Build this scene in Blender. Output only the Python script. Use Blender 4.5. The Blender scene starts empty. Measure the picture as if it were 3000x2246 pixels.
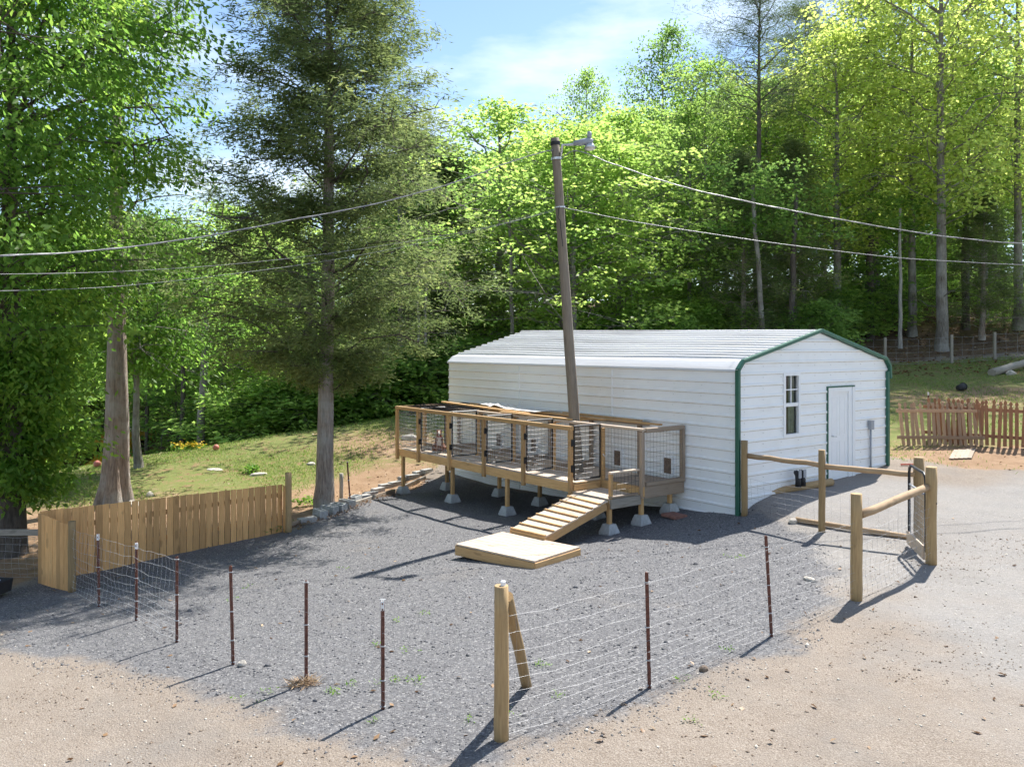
import bpy, math, random
import numpy as np
from mathutils import Vector, Matrix

# ------------------------------------------------------------------ camera, sky, sun, exposure
SC = bpy.context.scene
COL = SC.collection
EYE = 3.42            # camera height over the gravel yard
FPX = 2425.0          # focal length in pixels of a 3000 px wide picture
HOR = 1012.0          # row of the horizon

cam_d = bpy.data.cameras.new('camera')
cam = bpy.data.objects.new('camera', cam_d)
COL.objects.link(cam)
cam.location = (0, 0, EYE)
cam.rotation_euler = (math.radians(90), 0, 0)
cam_d.sensor_width = 36.0
cam_d.lens = FPX / 3000.0 * 36.0
cam_d.shift_y = -(1123.0 - HOR) / 3000.0
cam_d.clip_start = 0.1
cam_d.clip_end = 3000
SC.camera = cam

SUN_EL = math.radians(54)
SUN_AZ = math.radians(35)          # measured from +Y (away from the camera) towards +X (right)
sun_dir = Vector((math.sin(SUN_AZ) * math.cos(SUN_EL), math.cos(SUN_AZ) * math.cos(SUN_EL), math.sin(SUN_EL)))
sun_d = bpy.data.lights.new('sun', 'SUN')
sun_d.energy = 5.0
sun_d.angle = math.radians(0.6)
sun_d.color = (1.0, 0.965, 0.91)
sun = bpy.data.objects.new('sun', sun_d)
COL.objects.link(sun)
sun.rotation_euler = (-sun_dir).to_track_quat('-Z', 'Y').to_euler()
sun.location = (20, 30, 40)

world = bpy.data.worlds.new('World')
SC.world = world
world.use_nodes = True
wn, wl = world.node_tree.nodes, world.node_tree.links
wn.clear()
w_out = wn.new('ShaderNodeOutputWorld')
w_bg = wn.new('ShaderNodeBackground')
w_sky = wn.new('ShaderNodeTexSky')
w_sky.sky_type = 'NISHITA'
w_sky.sun_disc = False
w_sky.sun_elevation = SUN_EL
w_sky.sun_rotation = SUN_AZ
w_sky.air_density = 1.0
w_sky.dust_density = 0.2
w_sky.ozone_density = 2.0
w_tc = wn.new('ShaderNodeTexCoord')
w_map = wn.new('ShaderNodeMapping')
w_map.inputs['Scale'].default_value = (1.6, 1.6, 5.5)
w_noise = wn.new('ShaderNodeTexNoise')
w_noise.inputs['Scale'].default_value = 2.2
w_noise.inputs['Detail'].default_value = 7
w_noise.inputs['Roughness'].default_value = 0.55
w_ramp = wn.new('ShaderNodeValToRGB')
w_ramp.color_ramp.elements[0].position = 0.46
w_ramp.color_ramp.elements[0].color = (0, 0, 0, 1)
w_ramp.color_ramp.elements[1].position = 0.75
w_ramp.color_ramp.elements[1].color = (0.75, 0.75, 0.75, 1)
w_mix = wn.new('ShaderNodeMixRGB')
w_mix.inputs['Color2'].default_value = (7.0, 7.3, 7.6, 1)
wl.new(w_tc.outputs['Generated'], w_map.inputs['Vector'])
wl.new(w_map.outputs['Vector'], w_noise.inputs['Vector'])
wl.new(w_noise.outputs['Fac'], w_ramp.inputs['Fac'])
wl.new(w_ramp.outputs['Color'], w_mix.inputs['Fac'])
wl.new(w_sky.outputs['Color'], w_mix.inputs['Color1'])
wl.new(w_mix.outputs['Color'], w_bg.inputs['Color'])
wl.new(w_bg.outputs['Background'], w_out.inputs['Surface'])
w_bg.inputs['Strength'].default_value = 0.106

SC.view_settings.view_transform = 'Standard'
SC.view_settings.look = 'None'
SC.view_settings.gamma = 1
SC.view_settings.use_curve_mapping = False
SC.view_settings.exposure = 1.02

SC.render.engine = 'CYCLES'
SC.cycles.use_denoising = True
SC.cycles.use_adaptive_sampling = True
SC.cycles.adaptive_threshold = 0.04
SC.cycles.max_bounces = 7
SC.cycles.diffuse_bounces = 5
SC.cycles.glossy_bounces = 2
SC.cycles.transmission_bounces = 4
SC.cycles.transparent_max_bounces = 8
SC.cycles.caustics_reflective = False
SC.cycles.caustics_refractive = False

RNG = np.random.default_rng(7)
random.seed(7)

# ------------------------------------------------------------------ helpers
WM = {}                                            # world matrix of every object made here

def tag(o, label=None, cat=None, group=None, kind=None):
    if label: o['label'] = label
    if cat: o['category'] = cat
    if group: o['group'] = group
    if kind: o['kind'] = kind
    return o

def place(o, M, parent=None):
    COL.objects.link(o)
    if parent is not None:
        o.parent = parent
        o.matrix_basis = WM[parent].inverted() @ M
    else:
        o.matrix_basis = M
    WM[o] = M.copy()
    return o

def thing(name, label, cat, loc, group=None):
    o = bpy.data.objects.new(name, None)
    o.empty_display_size = 0.2
    place(o, Matrix.Translation(Vector(loc)))
    return tag(o, label, cat, group)

class MB:
    """collects geometry for ONE mesh object"""
    def __init__(s): s.v = []; s.f = []
    def add(s, vs, fs):
        n = len(s.v); s.v += [tuple(p) for p in vs]; s.f += [tuple(i + n for i in f) for f in fs]
        return s
    def box(s, c, size, M=None):
        hx, hy, hz = size[0] / 2, size[1] / 2, size[2] / 2
        vs = [Vector((x, y, z)) for x in (-hx, hx) for y in (-hy, hy) for z in (-hz, hz)]
        if M is not None: vs = [M @ p for p in vs]
        c = Vector(c)
        return s.add([p + c for p in vs], [(0, 1, 3, 2), (4, 6, 7, 5), (0, 4, 5, 1), (2, 3, 7, 6), (0, 2, 6, 4), (1, 5, 7, 3)])
    def tube(s, pts, rad, n=6, cap=True):
        pts = [Vector(p) for p in pts]
        if not hasattr(rad, '__len__'): rad = [rad] * len(pts)
        rings = []
        prev = None
        for i, p in enumerate(pts):
            d = (pts[min(i + 1, len(pts) - 1)] - pts[max(i - 1, 0)])
            d.normalize()
            ref = Vector((0, 0, 1)) if abs(d.z) < 0.9 else Vector((1, 0, 0))
            a = d.cross(ref).normalized() if prev is None else (prev - d * prev.dot(d)).normalized()
            prev = a
            b = d.cross(a)
            rings.append([p + (a * math.cos(2 * math.pi * k / n) + b * math.sin(2 * math.pi * k / n)) * rad[i] for k in range(n)])
        vs = [q for r in rings for q in r]
        fs = []
        for i in range(len(pts) - 1):
            for k in range(n):
                k2 = (k + 1) % n
                fs.append((i * n + k, i * n + k2, (i + 1) * n + k2, (i + 1) * n + k))
        if cap:
            fs.append(tuple(range(n))[::-1]); fs.append(tuple((len(pts) - 1) * n + k for k in range(n)))
        return s.add(vs, fs)
    def mesh(s, name, mat, smooth=False):
        me = bpy.data.meshes.new(name)
        me.from_pydata(s.v, [], s.f)
        me.update()
        if mat: me.materials.append(mat)
        if smooth:
            me.polygons.foreach_set('use_smooth', [True] * len(me.polygons))
        return me
    def build(s, name, mat, parent=None, M=None, smooth=False, local=False):
        """vertices are world coordinates unless local=True (then M places them)"""
        me = s.mesh(name, mat, smooth)
        o = bpy.data.objects.new(name, me)
        if not local:
            M = Matrix.Identity(4)
            if s.v:                                   # origin at the first vertex' foot
                c = Vector(np.mean(np.array(s.v), axis=0))
                me.transform(Matrix.Translation(-c)); M = Matrix.Translation(c)
        return place(o, M if M is not None else Matrix.Identity(4), parent)

_cache = {}
def beam_mesh(L, w, h, mat, ch=None):
    key = ('beam', round(L, 3), round(w, 4), round(h, 4), mat.name)
    if key in _cache: return _cache[key]
    c = min(w, h) * 0.12 if ch is None else ch
    a, b = w / 2, h / 2
    prof = [(-a + c, -b), (a - c, -b), (a, -b + c), (a, b - c), (a - c, b), (-a + c, b), (-a, b - c), (-a, -b + c)]
    m = MB()
    m.add([(-L / 2, y, z) for y, z in prof] + [(L / 2, y, z) for y, z in prof],
          [(i, i + 8, (i + 1) % 8 + 8, (i + 1) % 8) for i in range(8)] + [tuple(range(8)), tuple(range(15, 7, -1))])
    me = m.mesh('beam', mat)
    _cache[key] = me
    return me

def frame(p0, p1, up=(0, 0, 1)):
    p0, p1 = Vector(p0), Vector(p1)
    x = (p1 - p0).normalized()
    up = Vector(up)
    if abs(x.dot(up)) > 0.999: up = Vector((0, 1, 0))
    y = up.cross(x).normalized()
    z = x.cross(y)
    M = Matrix((x, y, z)).transposed().to_4x4()
    M.translation = (p0 + p1) / 2
    return M

def beam(name, p0, p1, w, h, mat, parent=None, up=(0, 0, 1)):
    """sawn timber from p0 to p1, grain along its length; w across, h along up"""
    L = (Vector(p1) - Vector(p0)).length
    L = round(L, 2) if L > 0.3 else L
    o = bpy.data.objects.new(name, beam_mesh(L, w, h, mat))
    return place(o, frame(p0, p1, up), parent)

def log_mesh(L, r, mat, n=10, taper=0.9, wob=0.015, seed=0):
    key = ('log', round(L, 2), round(r, 3), mat.name, seed)
    if key in _cache: return _cache[key]
    rr = random.Random(seed)
    m = MB()
    k = 7
    pts = [(-L / 2 + L * i / (k - 1), rr.uniform(-wob, wob), rr.uniform(-wob, wob)) for i in range(k)]
    rad = [r * (1 + (taper - 1) * i / (k - 1)) * rr.uniform(0.96, 1.04) for i in range(k)]
    m.tube(pts, rad, n)
    me = m.mesh('log', mat, True)
    for p in me.polygons:
        if len(p.vertices) > 4: p.use_smooth = False
    _cache[key] = me
    return me

def pole(name, p0, p1, r, mat, parent=None, seed=0, taper=0.95, wob=0.006):
    L = (Vector(p1) - Vector(p0)).length
    o = bpy.data.objects.new(name, log_mesh(L, r, mat, 12, taper, wob, seed))
    return place(o, frame(p0, p1), parent)

def ray(X, Y):
    return Vector(((X - 1500) / FPX, 1.0, -(Y - HOR) / FPX))

# ------------------------------------------------------------------ materials
MATS = {}
def nmat(name):
    m = bpy.data.materials.new(name); m.use_nodes = True
    nt = m.node_tree
    return m, nt, nt.nodes, nt.links, nt.nodes['Principled BSDF']

def ramp(nodes, stops):
    r = nodes.new('ShaderNodeValToRGB')
    el = r.color_ramp.elements
    while len(el) < len(stops): el.new(0.5)
    for e, (p, c) in zip(el, stops):
        e.position = p; e.color = (c[0], c[1], c[2], 1)
    return r

def noise(nodes, links, vec, scale, detail=4, rough=0.55, mapping=None):
    n = nodes.new('ShaderNodeTexNoise')
    n.inputs['Scale'].default_value = scale
    n.inputs['Detail'].default_value = detail
    n.inputs['Roughness'].default_value = rough
    if mapping is not None:
        mp = nodes.new('ShaderNodeMapping')
        mp.inputs['Scale'].default_value = mapping
        links.new(vec, mp.inputs['Vector']); vec = mp.outputs['Vector']
    links.new(vec, n.inputs['Vector'])
    return n

def mixc(nodes, links, fac, a, b, mode='MIX'):
    m = nodes.new('ShaderNodeMixRGB'); m.blend_type = mode
    for inp, val in ((m.inputs['Fac'], fac), (m.inputs['Color1'], a), (m.inputs['Color2'], b)):
        if hasattr(val, 'is_linked') or hasattr(val, 'node'): links.new(val, inp)
        elif isinstance(val, (int, float)): inp.default_value = val
        else: inp.default_value = (val[0], val[1], val[2], 1)
    return m.outputs['Color']

def math_n(nodes, links, op, a, b=None, clamp=False):
    m = nodes.new('ShaderNodeMath'); m.operation = op; m.use_clamp = clamp
    for i, v in enumerate((a, b)):
        if v is None: continue
        if isinstance(v, (int, float)): m.inputs[i].default_value = v
        else: links.new(v, m.inputs[i])
    return m.outputs[0]

def bump(nodes, links, h, bsdf, strength=0.3, dist=0.01):
    b = nodes.new('ShaderNodeBump')
    b.inputs['Strength'].default_value = strength
    b.inputs['Distance'].default_value = dist
    links.new(h, b.inputs['Height'])
    links.new(b.outputs['Normal'], bsdf.inputs['Normal'])

def wood(name, light, dark, rough=0.75, vary=0.35, grey=0.0):
    m, nt, N, L, P = nmat(name)
    tc = N.new('ShaderNodeTexCoord')
    oi = N.new('ShaderNodeObjectInfo')
    off = N.new('ShaderNodeVectorMath'); off.operation = 'ADD'
    sc = N.new('ShaderNodeVectorMath'); sc.operation = 'SCALE'
    cx = N.new('ShaderNodeCombineXYZ')
    for k in range(3): L.new(oi.outputs['Random'], cx.inputs[k])
    L.new(cx.outputs[0], sc.inputs[0]); sc.inputs['Scale'].default_value = 37.0
    L.new(tc.outputs['Object'], off.inputs[0]); L.new(sc.outputs[0], off.inputs[1])
    g = noise(N, L, off.outputs[0], 4.0, 5, 0.6, (0.8, 14, 14))
    c = ramp(N, [(0.25, dark), (0.5, [(a + b) / 2 for a, b in zip(light, dark)]), (0.75, light)])
    L.new(g.outputs['Fac'], c.inputs['Fac'])
    k = noise(N, L, off.outputs[0], 3.2, 2, 0.4, (1.0, 2.2, 2.2))
    kr = ramp(N, [(0.66, (0, 0, 0)), (0.74, (1, 1, 1))])
    L.new(k.outputs['Fac'], kr.inputs['Fac'])
    col = mixc(N, L, math_n(N, L, 'MULTIPLY', kr.outputs['Color'], 0.5), c.outputs['Color'], [d * 0.55 for d in dark])
    # some boards are lighter, some darker
    val = N.new('ShaderNodeMapRange')
    val.inputs['To Min'].default_value = 1 - vary; val.inputs['To Max'].default_value = 1 + vary * 0.6
    L.new(oi.outputs['Random'], val.inputs['Value'])
    hs = N.new('ShaderNodeHueSaturation')
    L.new(col, hs.inputs['Color']); L.new(val.outputs[0], hs.inputs['Value'])
    col = hs.outputs['Color']
    if grey:
        big = noise(N, L, off.outputs[0], 1.3, 3)
        col = mixc(N, L, math_n(N, L, 'MULTIPLY', big.outputs['Fac'], grey), col, (0.30, 0.28, 0.25))
    L.new(col, P.inputs['Base Color'])
    P.inputs['Roughness'].default_value = rough
    bump(N, L, g.outputs['Fac'], P, 0.25, 0.004)
    MATS[name] = m
    return m

def plain(name, col, rough=0.6, metal=0.0, var=0.15, scale=6.0, bumps=0.0, dirt=None):
    m, nt, N, L, P = nmat(name)
    tc = N.new('ShaderNodeTexCoord')
    n = noise(N, L, tc.outputs['Object'], scale, 5, 0.6)
    c = ramp(N, [(0.3, [max(0, x * (1 - var)) for x in col]), (0.7, [min(1, x * (1 + var)) for x in col])])
    L.new(n.outputs['Fac'], c.inputs['Fac'])
    colr = c.outputs['Color']
    if dirt:
        n2 = noise(N, L, tc.outputs['Object'], scale * 0.35, 6, 0.65)
        r2 = ramp(N, [(0.5, (0, 0, 0)), (0.72, (1, 1, 1))])
        L.new(n2.outputs['Fac'], r2.inputs['Fac'])
        colr = mixc(N, L, math_n(N, L, 'MULTIPLY', r2.outputs['Color'], dirt[1]), colr, dirt[0])
    L.new(colr, P.inputs['Base Color'])
    P.inputs['Roughness'].default_value = rough
    P.inputs['Metallic'].default_value = metal
    if bumps: bump(N, L, n.outputs['Fac'], P, bumps, 0.02)
    MATS[name] = m
    return m

W_NEW = wood('new_lumber', (0.66, 0.42, 0.19), (0.42, 0.24, 0.095), 0.7, 0.32)
W_DECK = wood('deck_lumber', (0.62, 0.50, 0.385), (0.48, 0.365, 0.26), 0.75, 0.14)
W_WEATH = wood('weathered_lumber', (0.42, 0.31, 0.21), (0.27, 0.18, 0.11), 0.8, 0.25, 0.5)
W_FENCE = wood('fence_boards', (0.82, 0.47, 0.19), (0.54, 0.28, 0.10), 0.8, 0.34)
W_POST = wood('post_wood', (0.42, 0.29, 0.14), (0.26, 0.17, 0.08), 0.8, 0.2)
W_RAIL = wood('rail_wood', (0.48, 0.34, 0.20), (0.30, 0.19, 0.10), 0.8, 0.15)
W_GREY = wood('grey_wood', (0.42, 0.38, 0.32), (0.24, 0.21, 0.17), 0.85, 0.2)
W_PICK = wood('picket_wood', (0.44, 0.28, 0.16), (0.27, 0.15, 0.08), 0.85, 0.3, 0.25)
W_PICK2 = wood('red_picket_wood', (0.34, 0.17, 0.09), (0.20, 0.09, 0.045), 0.85, 0.2)
W_POLE = wood('pole_wood', (0.27, 0.22, 0.16), (0.13, 0.10, 0.07), 0.9, 0.0, 0.3)
M_WALL = plain('white_siding', (0.84, 0.85, 0.85), 0.42, 0.0, 0.03, 1.2, 0, ((0.66, 0.63, 0.57), 0.4))
M_TRIM = plain('green_trim', (0.018, 0.105, 0.068), 0.4, 0.0, 0.15, 3)
M_VINYL = plain('white_vinyl', (0.80, 0.81, 0.82), 0.4, 0.0, 0.03, 4)
M_GALV = plain('galvanised_wire', (0.50, 0.51, 0.52), 0.5, 0.3, 0.15, 9)
M_FWIRE = plain('field_fence_wire', (0.32, 0.32, 0.325), 0.6, 0.2, 0.2, 9)
M_BLACK = plain('black_metal', (0.018, 0.018, 0.02), 0.4, 0.2, 0.2, 9)
M_RUST = plain('rusty_steel', (0.14, 0.055, 0.038), 0.75, 0.2, 0.4, 14)
M_CONC = plain('concrete', (0.44, 0.45, 0.45), 0.9, 0, 0.2, 9, 0.25, ((0.2, 0.19, 0.17), 0.5))
M_BLOCK = plain('cinder_block', (0.35, 0.36, 0.35), 0.95, 0, 0.25, 14, 0.4, ((0.16, 0.14, 0.12), 0.5))
M_GREY = plain('grey_plastic', (0.30, 0.32, 0.35), 0.55, 0, 0.06, 5)
M_BRICKRED = plain('red_paver', (0.26, 0.13, 0.10), 0.9, 0, 0.25, 12, 0.2)
M_STONE = plain('field_stone', (0.34, 0.32, 0.29), 0.9, 0, 0.35, 5, 0.5)
M_PALESTONE = plain('pale_stone', (0.46, 0.42, 0.36), 0.9, 0, 0.2, 7, 0.3)
M_CLOD = plain('dirt_clod', (0.20, 0.15, 0.11), 0.95, 0, 0.35, 9, 0.3)
M_BALL = plain('faded_red_rubber', (0.50, 0.16, 0.11), 0.6, 0, 0.25, 7)
M_BUSY = plain('bus_yellow', (0.62, 0.30, 0.02), 0.35, 0, 0.06, 2)
M_DARKGLASS = plain('dark_glass', (0.015, 0.018, 0.02), 0.08, 0, 0.2, 3)
M_RUBBER = plain('black_rubber', (0.02, 0.02, 0.022), 0.7, 0, 0.3, 8)
M_ALU = plain('aluminium', (0.55, 0.56, 0.58), 0.35, 0.7, 0.1, 5)
M_DOGB = plain('dog_brown', (0.20, 0.085, 0.045), 0.9, 0, 0.3, 14)
M_DOGW = plain('dog_white', (0.62, 0.56, 0.50), 0.9, 0, 0.15, 14)
M_CURTAIN = plain('curtain', (0.42, 0.46, 0.40), 0.9, 0, 0.25, 7)
M_CURTAINR = plain('red_curtain', (0.22, 0.03, 0.05), 0.9, 0, 0.3, 7)
M_FLAP = plain('brown_flap', (0.16, 0.11, 0.08), 0.7, 0, 0.35, 14)
M_TARP = plain('clear_tarp', (0.62, 0.60, 0.56), 0.4, 0, 0.2, 12)
M_ROPE = plain('white_chain', (0.75, 0.72, 0.66), 0.6, 0, 0.1, 12)
M_CABLE = plain('cable', (0.24, 0.24, 0.245), 0.45, 0.3, 0.3, 30)
M_REDHANDLE = plain('red_handle', (0.55, 0.07, 0.03), 0.5, 0, 0.1, 7)

def roof_mat():
    m, nt, N, L, P = nmat('white_roof_metal')
    tc = N.new('ShaderNodeTexCoord')
    rm = N.new('ShaderNodeMapping'); rm.inputs['Rotation'].default_value = (0, 0, -math.atan2(0.7965, -0.6046)); L.new(tc.outputs['Object'], rm.inputs['Vector'])
    n = noise(N, L, rm.outputs['Vector'], 1.1, 6, 0.6, (0.16, 3.0, 3.0))
    c = ramp(N, [(0.36, (0.74, 0.735, 0.73)), (0.56, (0.64, 0.63, 0.62)), (0.74, (0.40, 0.375, 0.36))])
    L.new(n.outputs['Fac'], c.inputs['Fac'])
    L.new(c.outputs['Color'], P.inputs['Base Color'])
    P.inputs['Roughness'].default_value = 0.45
    return m
M_ROOF = roof_mat()

def glass_mat():
    m, nt, N, L, P = nmat('window_glass')
    out = N['Material Output']
    N.remove(P)
    tr = N.new('ShaderNodeBsdfTransparent'); tr.inputs['Color'].default_value = (0.72, 0.75, 0.75, 1)
    gl = N.new('ShaderNodeBsdfGlossy'); gl.inputs['Roughness'].default_value = 0.02
    fr = N.new('ShaderNodeFresnel'); fr.inputs['IOR'].default_value = 1.5
    mx = N.new('ShaderNodeMixShader')
    L.new(fr.outputs[0], mx.inputs[0]); L.new(tr.outputs[0], mx.inputs[1]); L.new(gl.outputs[0], mx.inputs[2])
    L.new(mx.outputs[0], out.inputs['Surface'])
    return m
M_GLASS = glass_mat()

def bark(name, light, dark, scale=5.0, stretch=5.0, lichen=0.0):
    m, nt, N, L, P = nmat(name)
    tc = N.new('ShaderNodeTexCoord')
    n = noise(N, L, tc.outputs['Object'], scale, 6, 0.65, (stretch, stretch, 0.7))
    c = ramp(N, [(0.3, dark), (0.68, light)])
    L.new(n.outputs['Fac'], c.inputs['Fac'])
    col = c.outputs['Color']
    if lichen:
        n2 = noise(N, L, tc.outputs['Object'], 1.4, 4, 0.6)
        r2 = ramp(N, [(0.45, (0, 0, 0)), (0.6, (1, 1, 1))]); L.new(n2.outputs['Fac'], r2.inputs['Fac'])
        col = mixc(N, L, math_n(N, L, 'MULTIPLY', r2.outputs['Color'], lichen), col, (0.42, 0.42, 0.38))
    L.new(col, P.inputs['Base Color'])
    P.inputs['Roughness'].default_value = 0.95
    bump(N, L, n.outputs['Fac'], P, 1.0, 0.05)
    return m
B_CEDAR = bark('cedar_bark', (0.38, 0.31, 0.25), (0.13, 0.092, 0.07), 4.5, 6.0, 0.45)
B_GREY = bark('grey_bark', (0.26, 0.235, 0.20), (0.085, 0.07, 0.055), 5.0, 4.0, 0.35)
B_DARK = bark('dark_bark', (0.13, 0.105, 0.085), (0.045, 0.035, 0.028), 5.0, 4.0, 0.1)
B_PALE = bark('pale_bark', (0.46, 0.43, 0.38), (0.20, 0.175, 0.15), 4.0, 4.0, 0.4)

def leaf_mat(name, dark, mid, light, trans=0.45, tcol=1.5, rough=0.5):
    m, nt, N, L, P = nmat(name)
    out = N['Material Output']
    at = N.new('ShaderNodeAttribute'); at.attribute_name = 'tint'
    oi = N.new('ShaderNodeObjectInfo')
    c = ramp(N, [(0.0, dark), (0.5, mid), (1.0, light)])
    shift = math_n(N, L, 'ADD', at.outputs['Fac'], math_n(N, L, 'MULTIPLY', math_n(N, L, 'SUBTRACT', oi.outputs['Random'], 0.5), 0.35), True)
    L.new(shift, c.inputs['Fac'])
    hs = N.new('ShaderNodeHueSaturation')
    hs.inputs['Value'].default_value = tcol; hs.inputs['Saturation'].default_value = 0.96
    hs.inputs['Hue'].default_value = 0.493
    L.new(c.outputs['Color'], hs.inputs['Color'])
    L.new(c.outputs['Color'], P.inputs['Base Color'])
    P.inputs['Roughness'].default_value = rough
    P.inputs['Specular IOR Level'].default_value = 0.35
    tl = N.new('ShaderNodeBsdfTranslucent')
    L.new(hs.outputs['Color'], tl.inputs['Color'])
    mx = N.new('ShaderNodeMixShader'); mx.inputs[0].default_value = trans
    L.new(P.outputs[0], mx.inputs[1]); L.new(tl.outputs[0], mx.inputs[2])
    L.new(mx.outputs[0], out.inputs['Surface'])
    return m
L_HICK = leaf_mat('broad_leaves', (0.048, 0.112, 0.016), (0.092, 0.185, 0.025), (0.19, 0.29, 0.04), 0.6, 2.6)
L_MAPLE = leaf_mat('maple_leaves', (0.095, 0.17, 0.034), (0.155, 0.25, 0.048), (0.25, 0.335, 0.07), 0.66, 2.5)
L_YELLOW = leaf_mat('young_yellow_leaves', (0.14, 0.195, 0.042), (0.22, 0.28, 0.06), (0.32, 0.37, 0.09), 0.72, 2.8)
L_DEEP = leaf_mat('deep_green_leaves', (0.065, 0.13, 0.028), (0.11, 0.19, 0.038), (0.18, 0.265, 0.05), 0.64, 2.5)
L_CEDAR = leaf_mat('cedar_sprays', (0.075, 0.110, 0.038), (0.118, 0.160, 0.052), (0.23, 0.26, 0.085), 0.47, 2.3, 0.7)
L_PINE = leaf_mat('pine_needles', (0.050, 0.085, 0.036), (0.080, 0.12, 0.048), (0.13, 0.17, 0.065), 0.35, 2.0, 0.6)
L_GRASS = leaf_mat('grass_blades', (0.085, 0.15, 0.022), (0.13, 0.21, 0.034), (0.27, 0.28, 0.09), 0.45, 1.9)
L_WEED = leaf_mat('weed_leaves', (0.07, 0.16, 0.02), (0.12, 0.25, 0.025), (0.22, 0.34, 0.05), 0.4, 1.8)
L_DRY = leaf_mat('dry_leaves', (0.14, 0.075, 0.035), (0.28, 0.17, 0.09), (0.44, 0.33, 0.21), 0.2, 1.2)
L_FLOWER = leaf_mat('yellow_flowers', (0.55, 0.40, 0.02), (0.70, 0.50, 0.02), (0.80, 0.62, 0.05), 0.3, 1.1)

# ------------------------------------------------------------------ the ground
CTRL = np.array([
    (0, 7.25, 0), (3, 9.7, 0), (4.5, 11, 0), (6.6, 13, 0), (9, 8, 0), (14, 10, .1), (6, 5, 0), (0, 3, 0), (-6, 3, -.35), (6, 0, 0),
    (4.5, 16.45, 0), (4.85, 16.6, .10), (5.5, 16.9, .27), (7.4, 18.5, .36), (9.1, 20.0, .52), (5.7, 15.3, .0), (7.2, 16.0, .14), (3.5, 17.5, -.1), (4.3, 15.5, -.02),
    (9.8, 18, .28), (13, 16, .35), (12.6, 22, .73), (9, 24, .9), (17.4, 32.2, 1.77), (12, 30, 1.6), (18, 40, 2.45), (21, 40, 2.56), (23.3, 40, 2.7), (30, 34, 2.4), (20, 20, .9),
    (30, 60, 6.6), (45, 90, 11), (22, 55, 5.4), (10, 50, 3.8), (0, 50, 1.4), (-8, 45, -.4), (5, 36, 1.6), (60, 50, 6),
    (1.9, 16.5, -.34), (.8, 15, -.30), (0, 13, -.22), (-.14, 19.2, -.51), (-1.5, 21, -.57), (-3.1, 23.1, -.72), (1.2, 20.2, -.42), (-.5, 23, -.5), (-1.9, 25.05, -.4),
    (-8.32, 14.57, -.75), (-7.43, 14.0, -.73), (-4.9, 17.9, -.58), (-4.4, 20, -.50), (-3.6, 21.8, -.55), (-10.6, 22, -.74), (-10, 16.6, -.78),
    (-4.5, 12.5, -.45), (-2.5, 8.5, -.15), (-4, 8.9, -.25), (-5, 11, -.45), (-2, 15, -.42),
    (-14, 31, -.72), (-9.2, 32, -.05), (-4.8, 33, .49), (-7, 26, -.45), (-1.5, 30, .35), (-18, 22, -1.0), (-15, 12, -1.0),
    (-17, 39, -2.9), (-10, 39, -1.3), (-5, 39, .1), (-28, 55, -5.4), (-24, 45, -4.3), (-15, 60, .3), (-20, 80, 3.5), (0, 90, 7), (-50, 60, -6), (-40, 90, 0), (-40, 30, -3),
    (-30, 0, -1.5), (30, 0, 0.3), (0, -40, 0), (80, 120, 14), (-80, 120, 3), (0, 150, 9), (120, 20, 5), (-120, 20, -4),
    (0, 400, 9), (350, 400, 10), (-350, 400, 5), (400, 0, 2), (-400, 0, 0), (300, -300, 0), (-300, -300, 0)], float)

def _phi(r): return np.sqrt(r * r + 0.5)
_A = _phi(np.linalg.norm(CTRL[:, None, :2] - CTRL[None, :, :2], axis=2))
_n = len(CTRL)
_Pm = np.c_[np.ones(_n), CTRL[:, :2]]
_S = np.block([[_A - 0.02 * np.eye(_n), _Pm], [_Pm.T, np.zeros((3, 3))]])
_W = np.linalg.solve(_S, np.r_[CTRL[:, 2], 0, 0, 0])

def gz_arr(x, y):
    x = np.asarray(x, float); y = np.asarray(y, float)
    out = np.zeros(x.shape)
    flatx, flaty = x.ravel(), y.ravel()
    res = np.empty(flatx.size)
    for i in range(0, flatx.size, 20000):
        a, b = flatx[i:i + 20000], flaty[i:i + 20000]
        r = np.sqrt((a[:, None] - CTRL[None, :, 0]) ** 2 + (b[:, None] - CTRL[None, :, 1]) ** 2)
        res[i:i + 20000] = _phi(r) @ _W[:_n] + _W[_n] + _W[_n + 1] * a + _W[_n + 2] * b
    res += 0.012 * np.sin(flatx * 2.1 + 1.3 * np.sin(flaty * 0.9)) * np.sin(flaty * 1.7 + 0.7) + 0.008 * np.sin(flatx * 5.3 + flaty * 3.1) * np.sin(flaty * 4.7 - flatx)
    return res.reshape(x.shape)

def gz(x, y): return float(gz_arr(np.array([x]), np.array([y]))[0])

def gpt(X, Y):
    """point of the ground seen at pixel X, Y (nearest crossing)"""
    d = ray(X, Y)
    ys = np.concatenate([np.arange(3, 45, 0.1), np.arange(45, 120, 0.5)])
    f = EYE + d.z * ys - gz_arr(d.x * ys, ys)
    k = int(np.argmax(f < 0))
    if k == 0: k = len(ys) - 1
    a, b = ys[k - 1], ys[k]
    t = f[k - 1] / (f[k - 1] - f[k]) if f[k - 1] != f[k] else 0
    y = a + (b - a) * min(max(t, 0), 1)
    return Vector((d.x * y, y, gz(d.x * y, y)))

def smooth(e0, e1, x):
    t = np.clip((x - e0) / (e1 - e0), 0, 1)
    return t * t * (3 - 2 * t)

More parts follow.
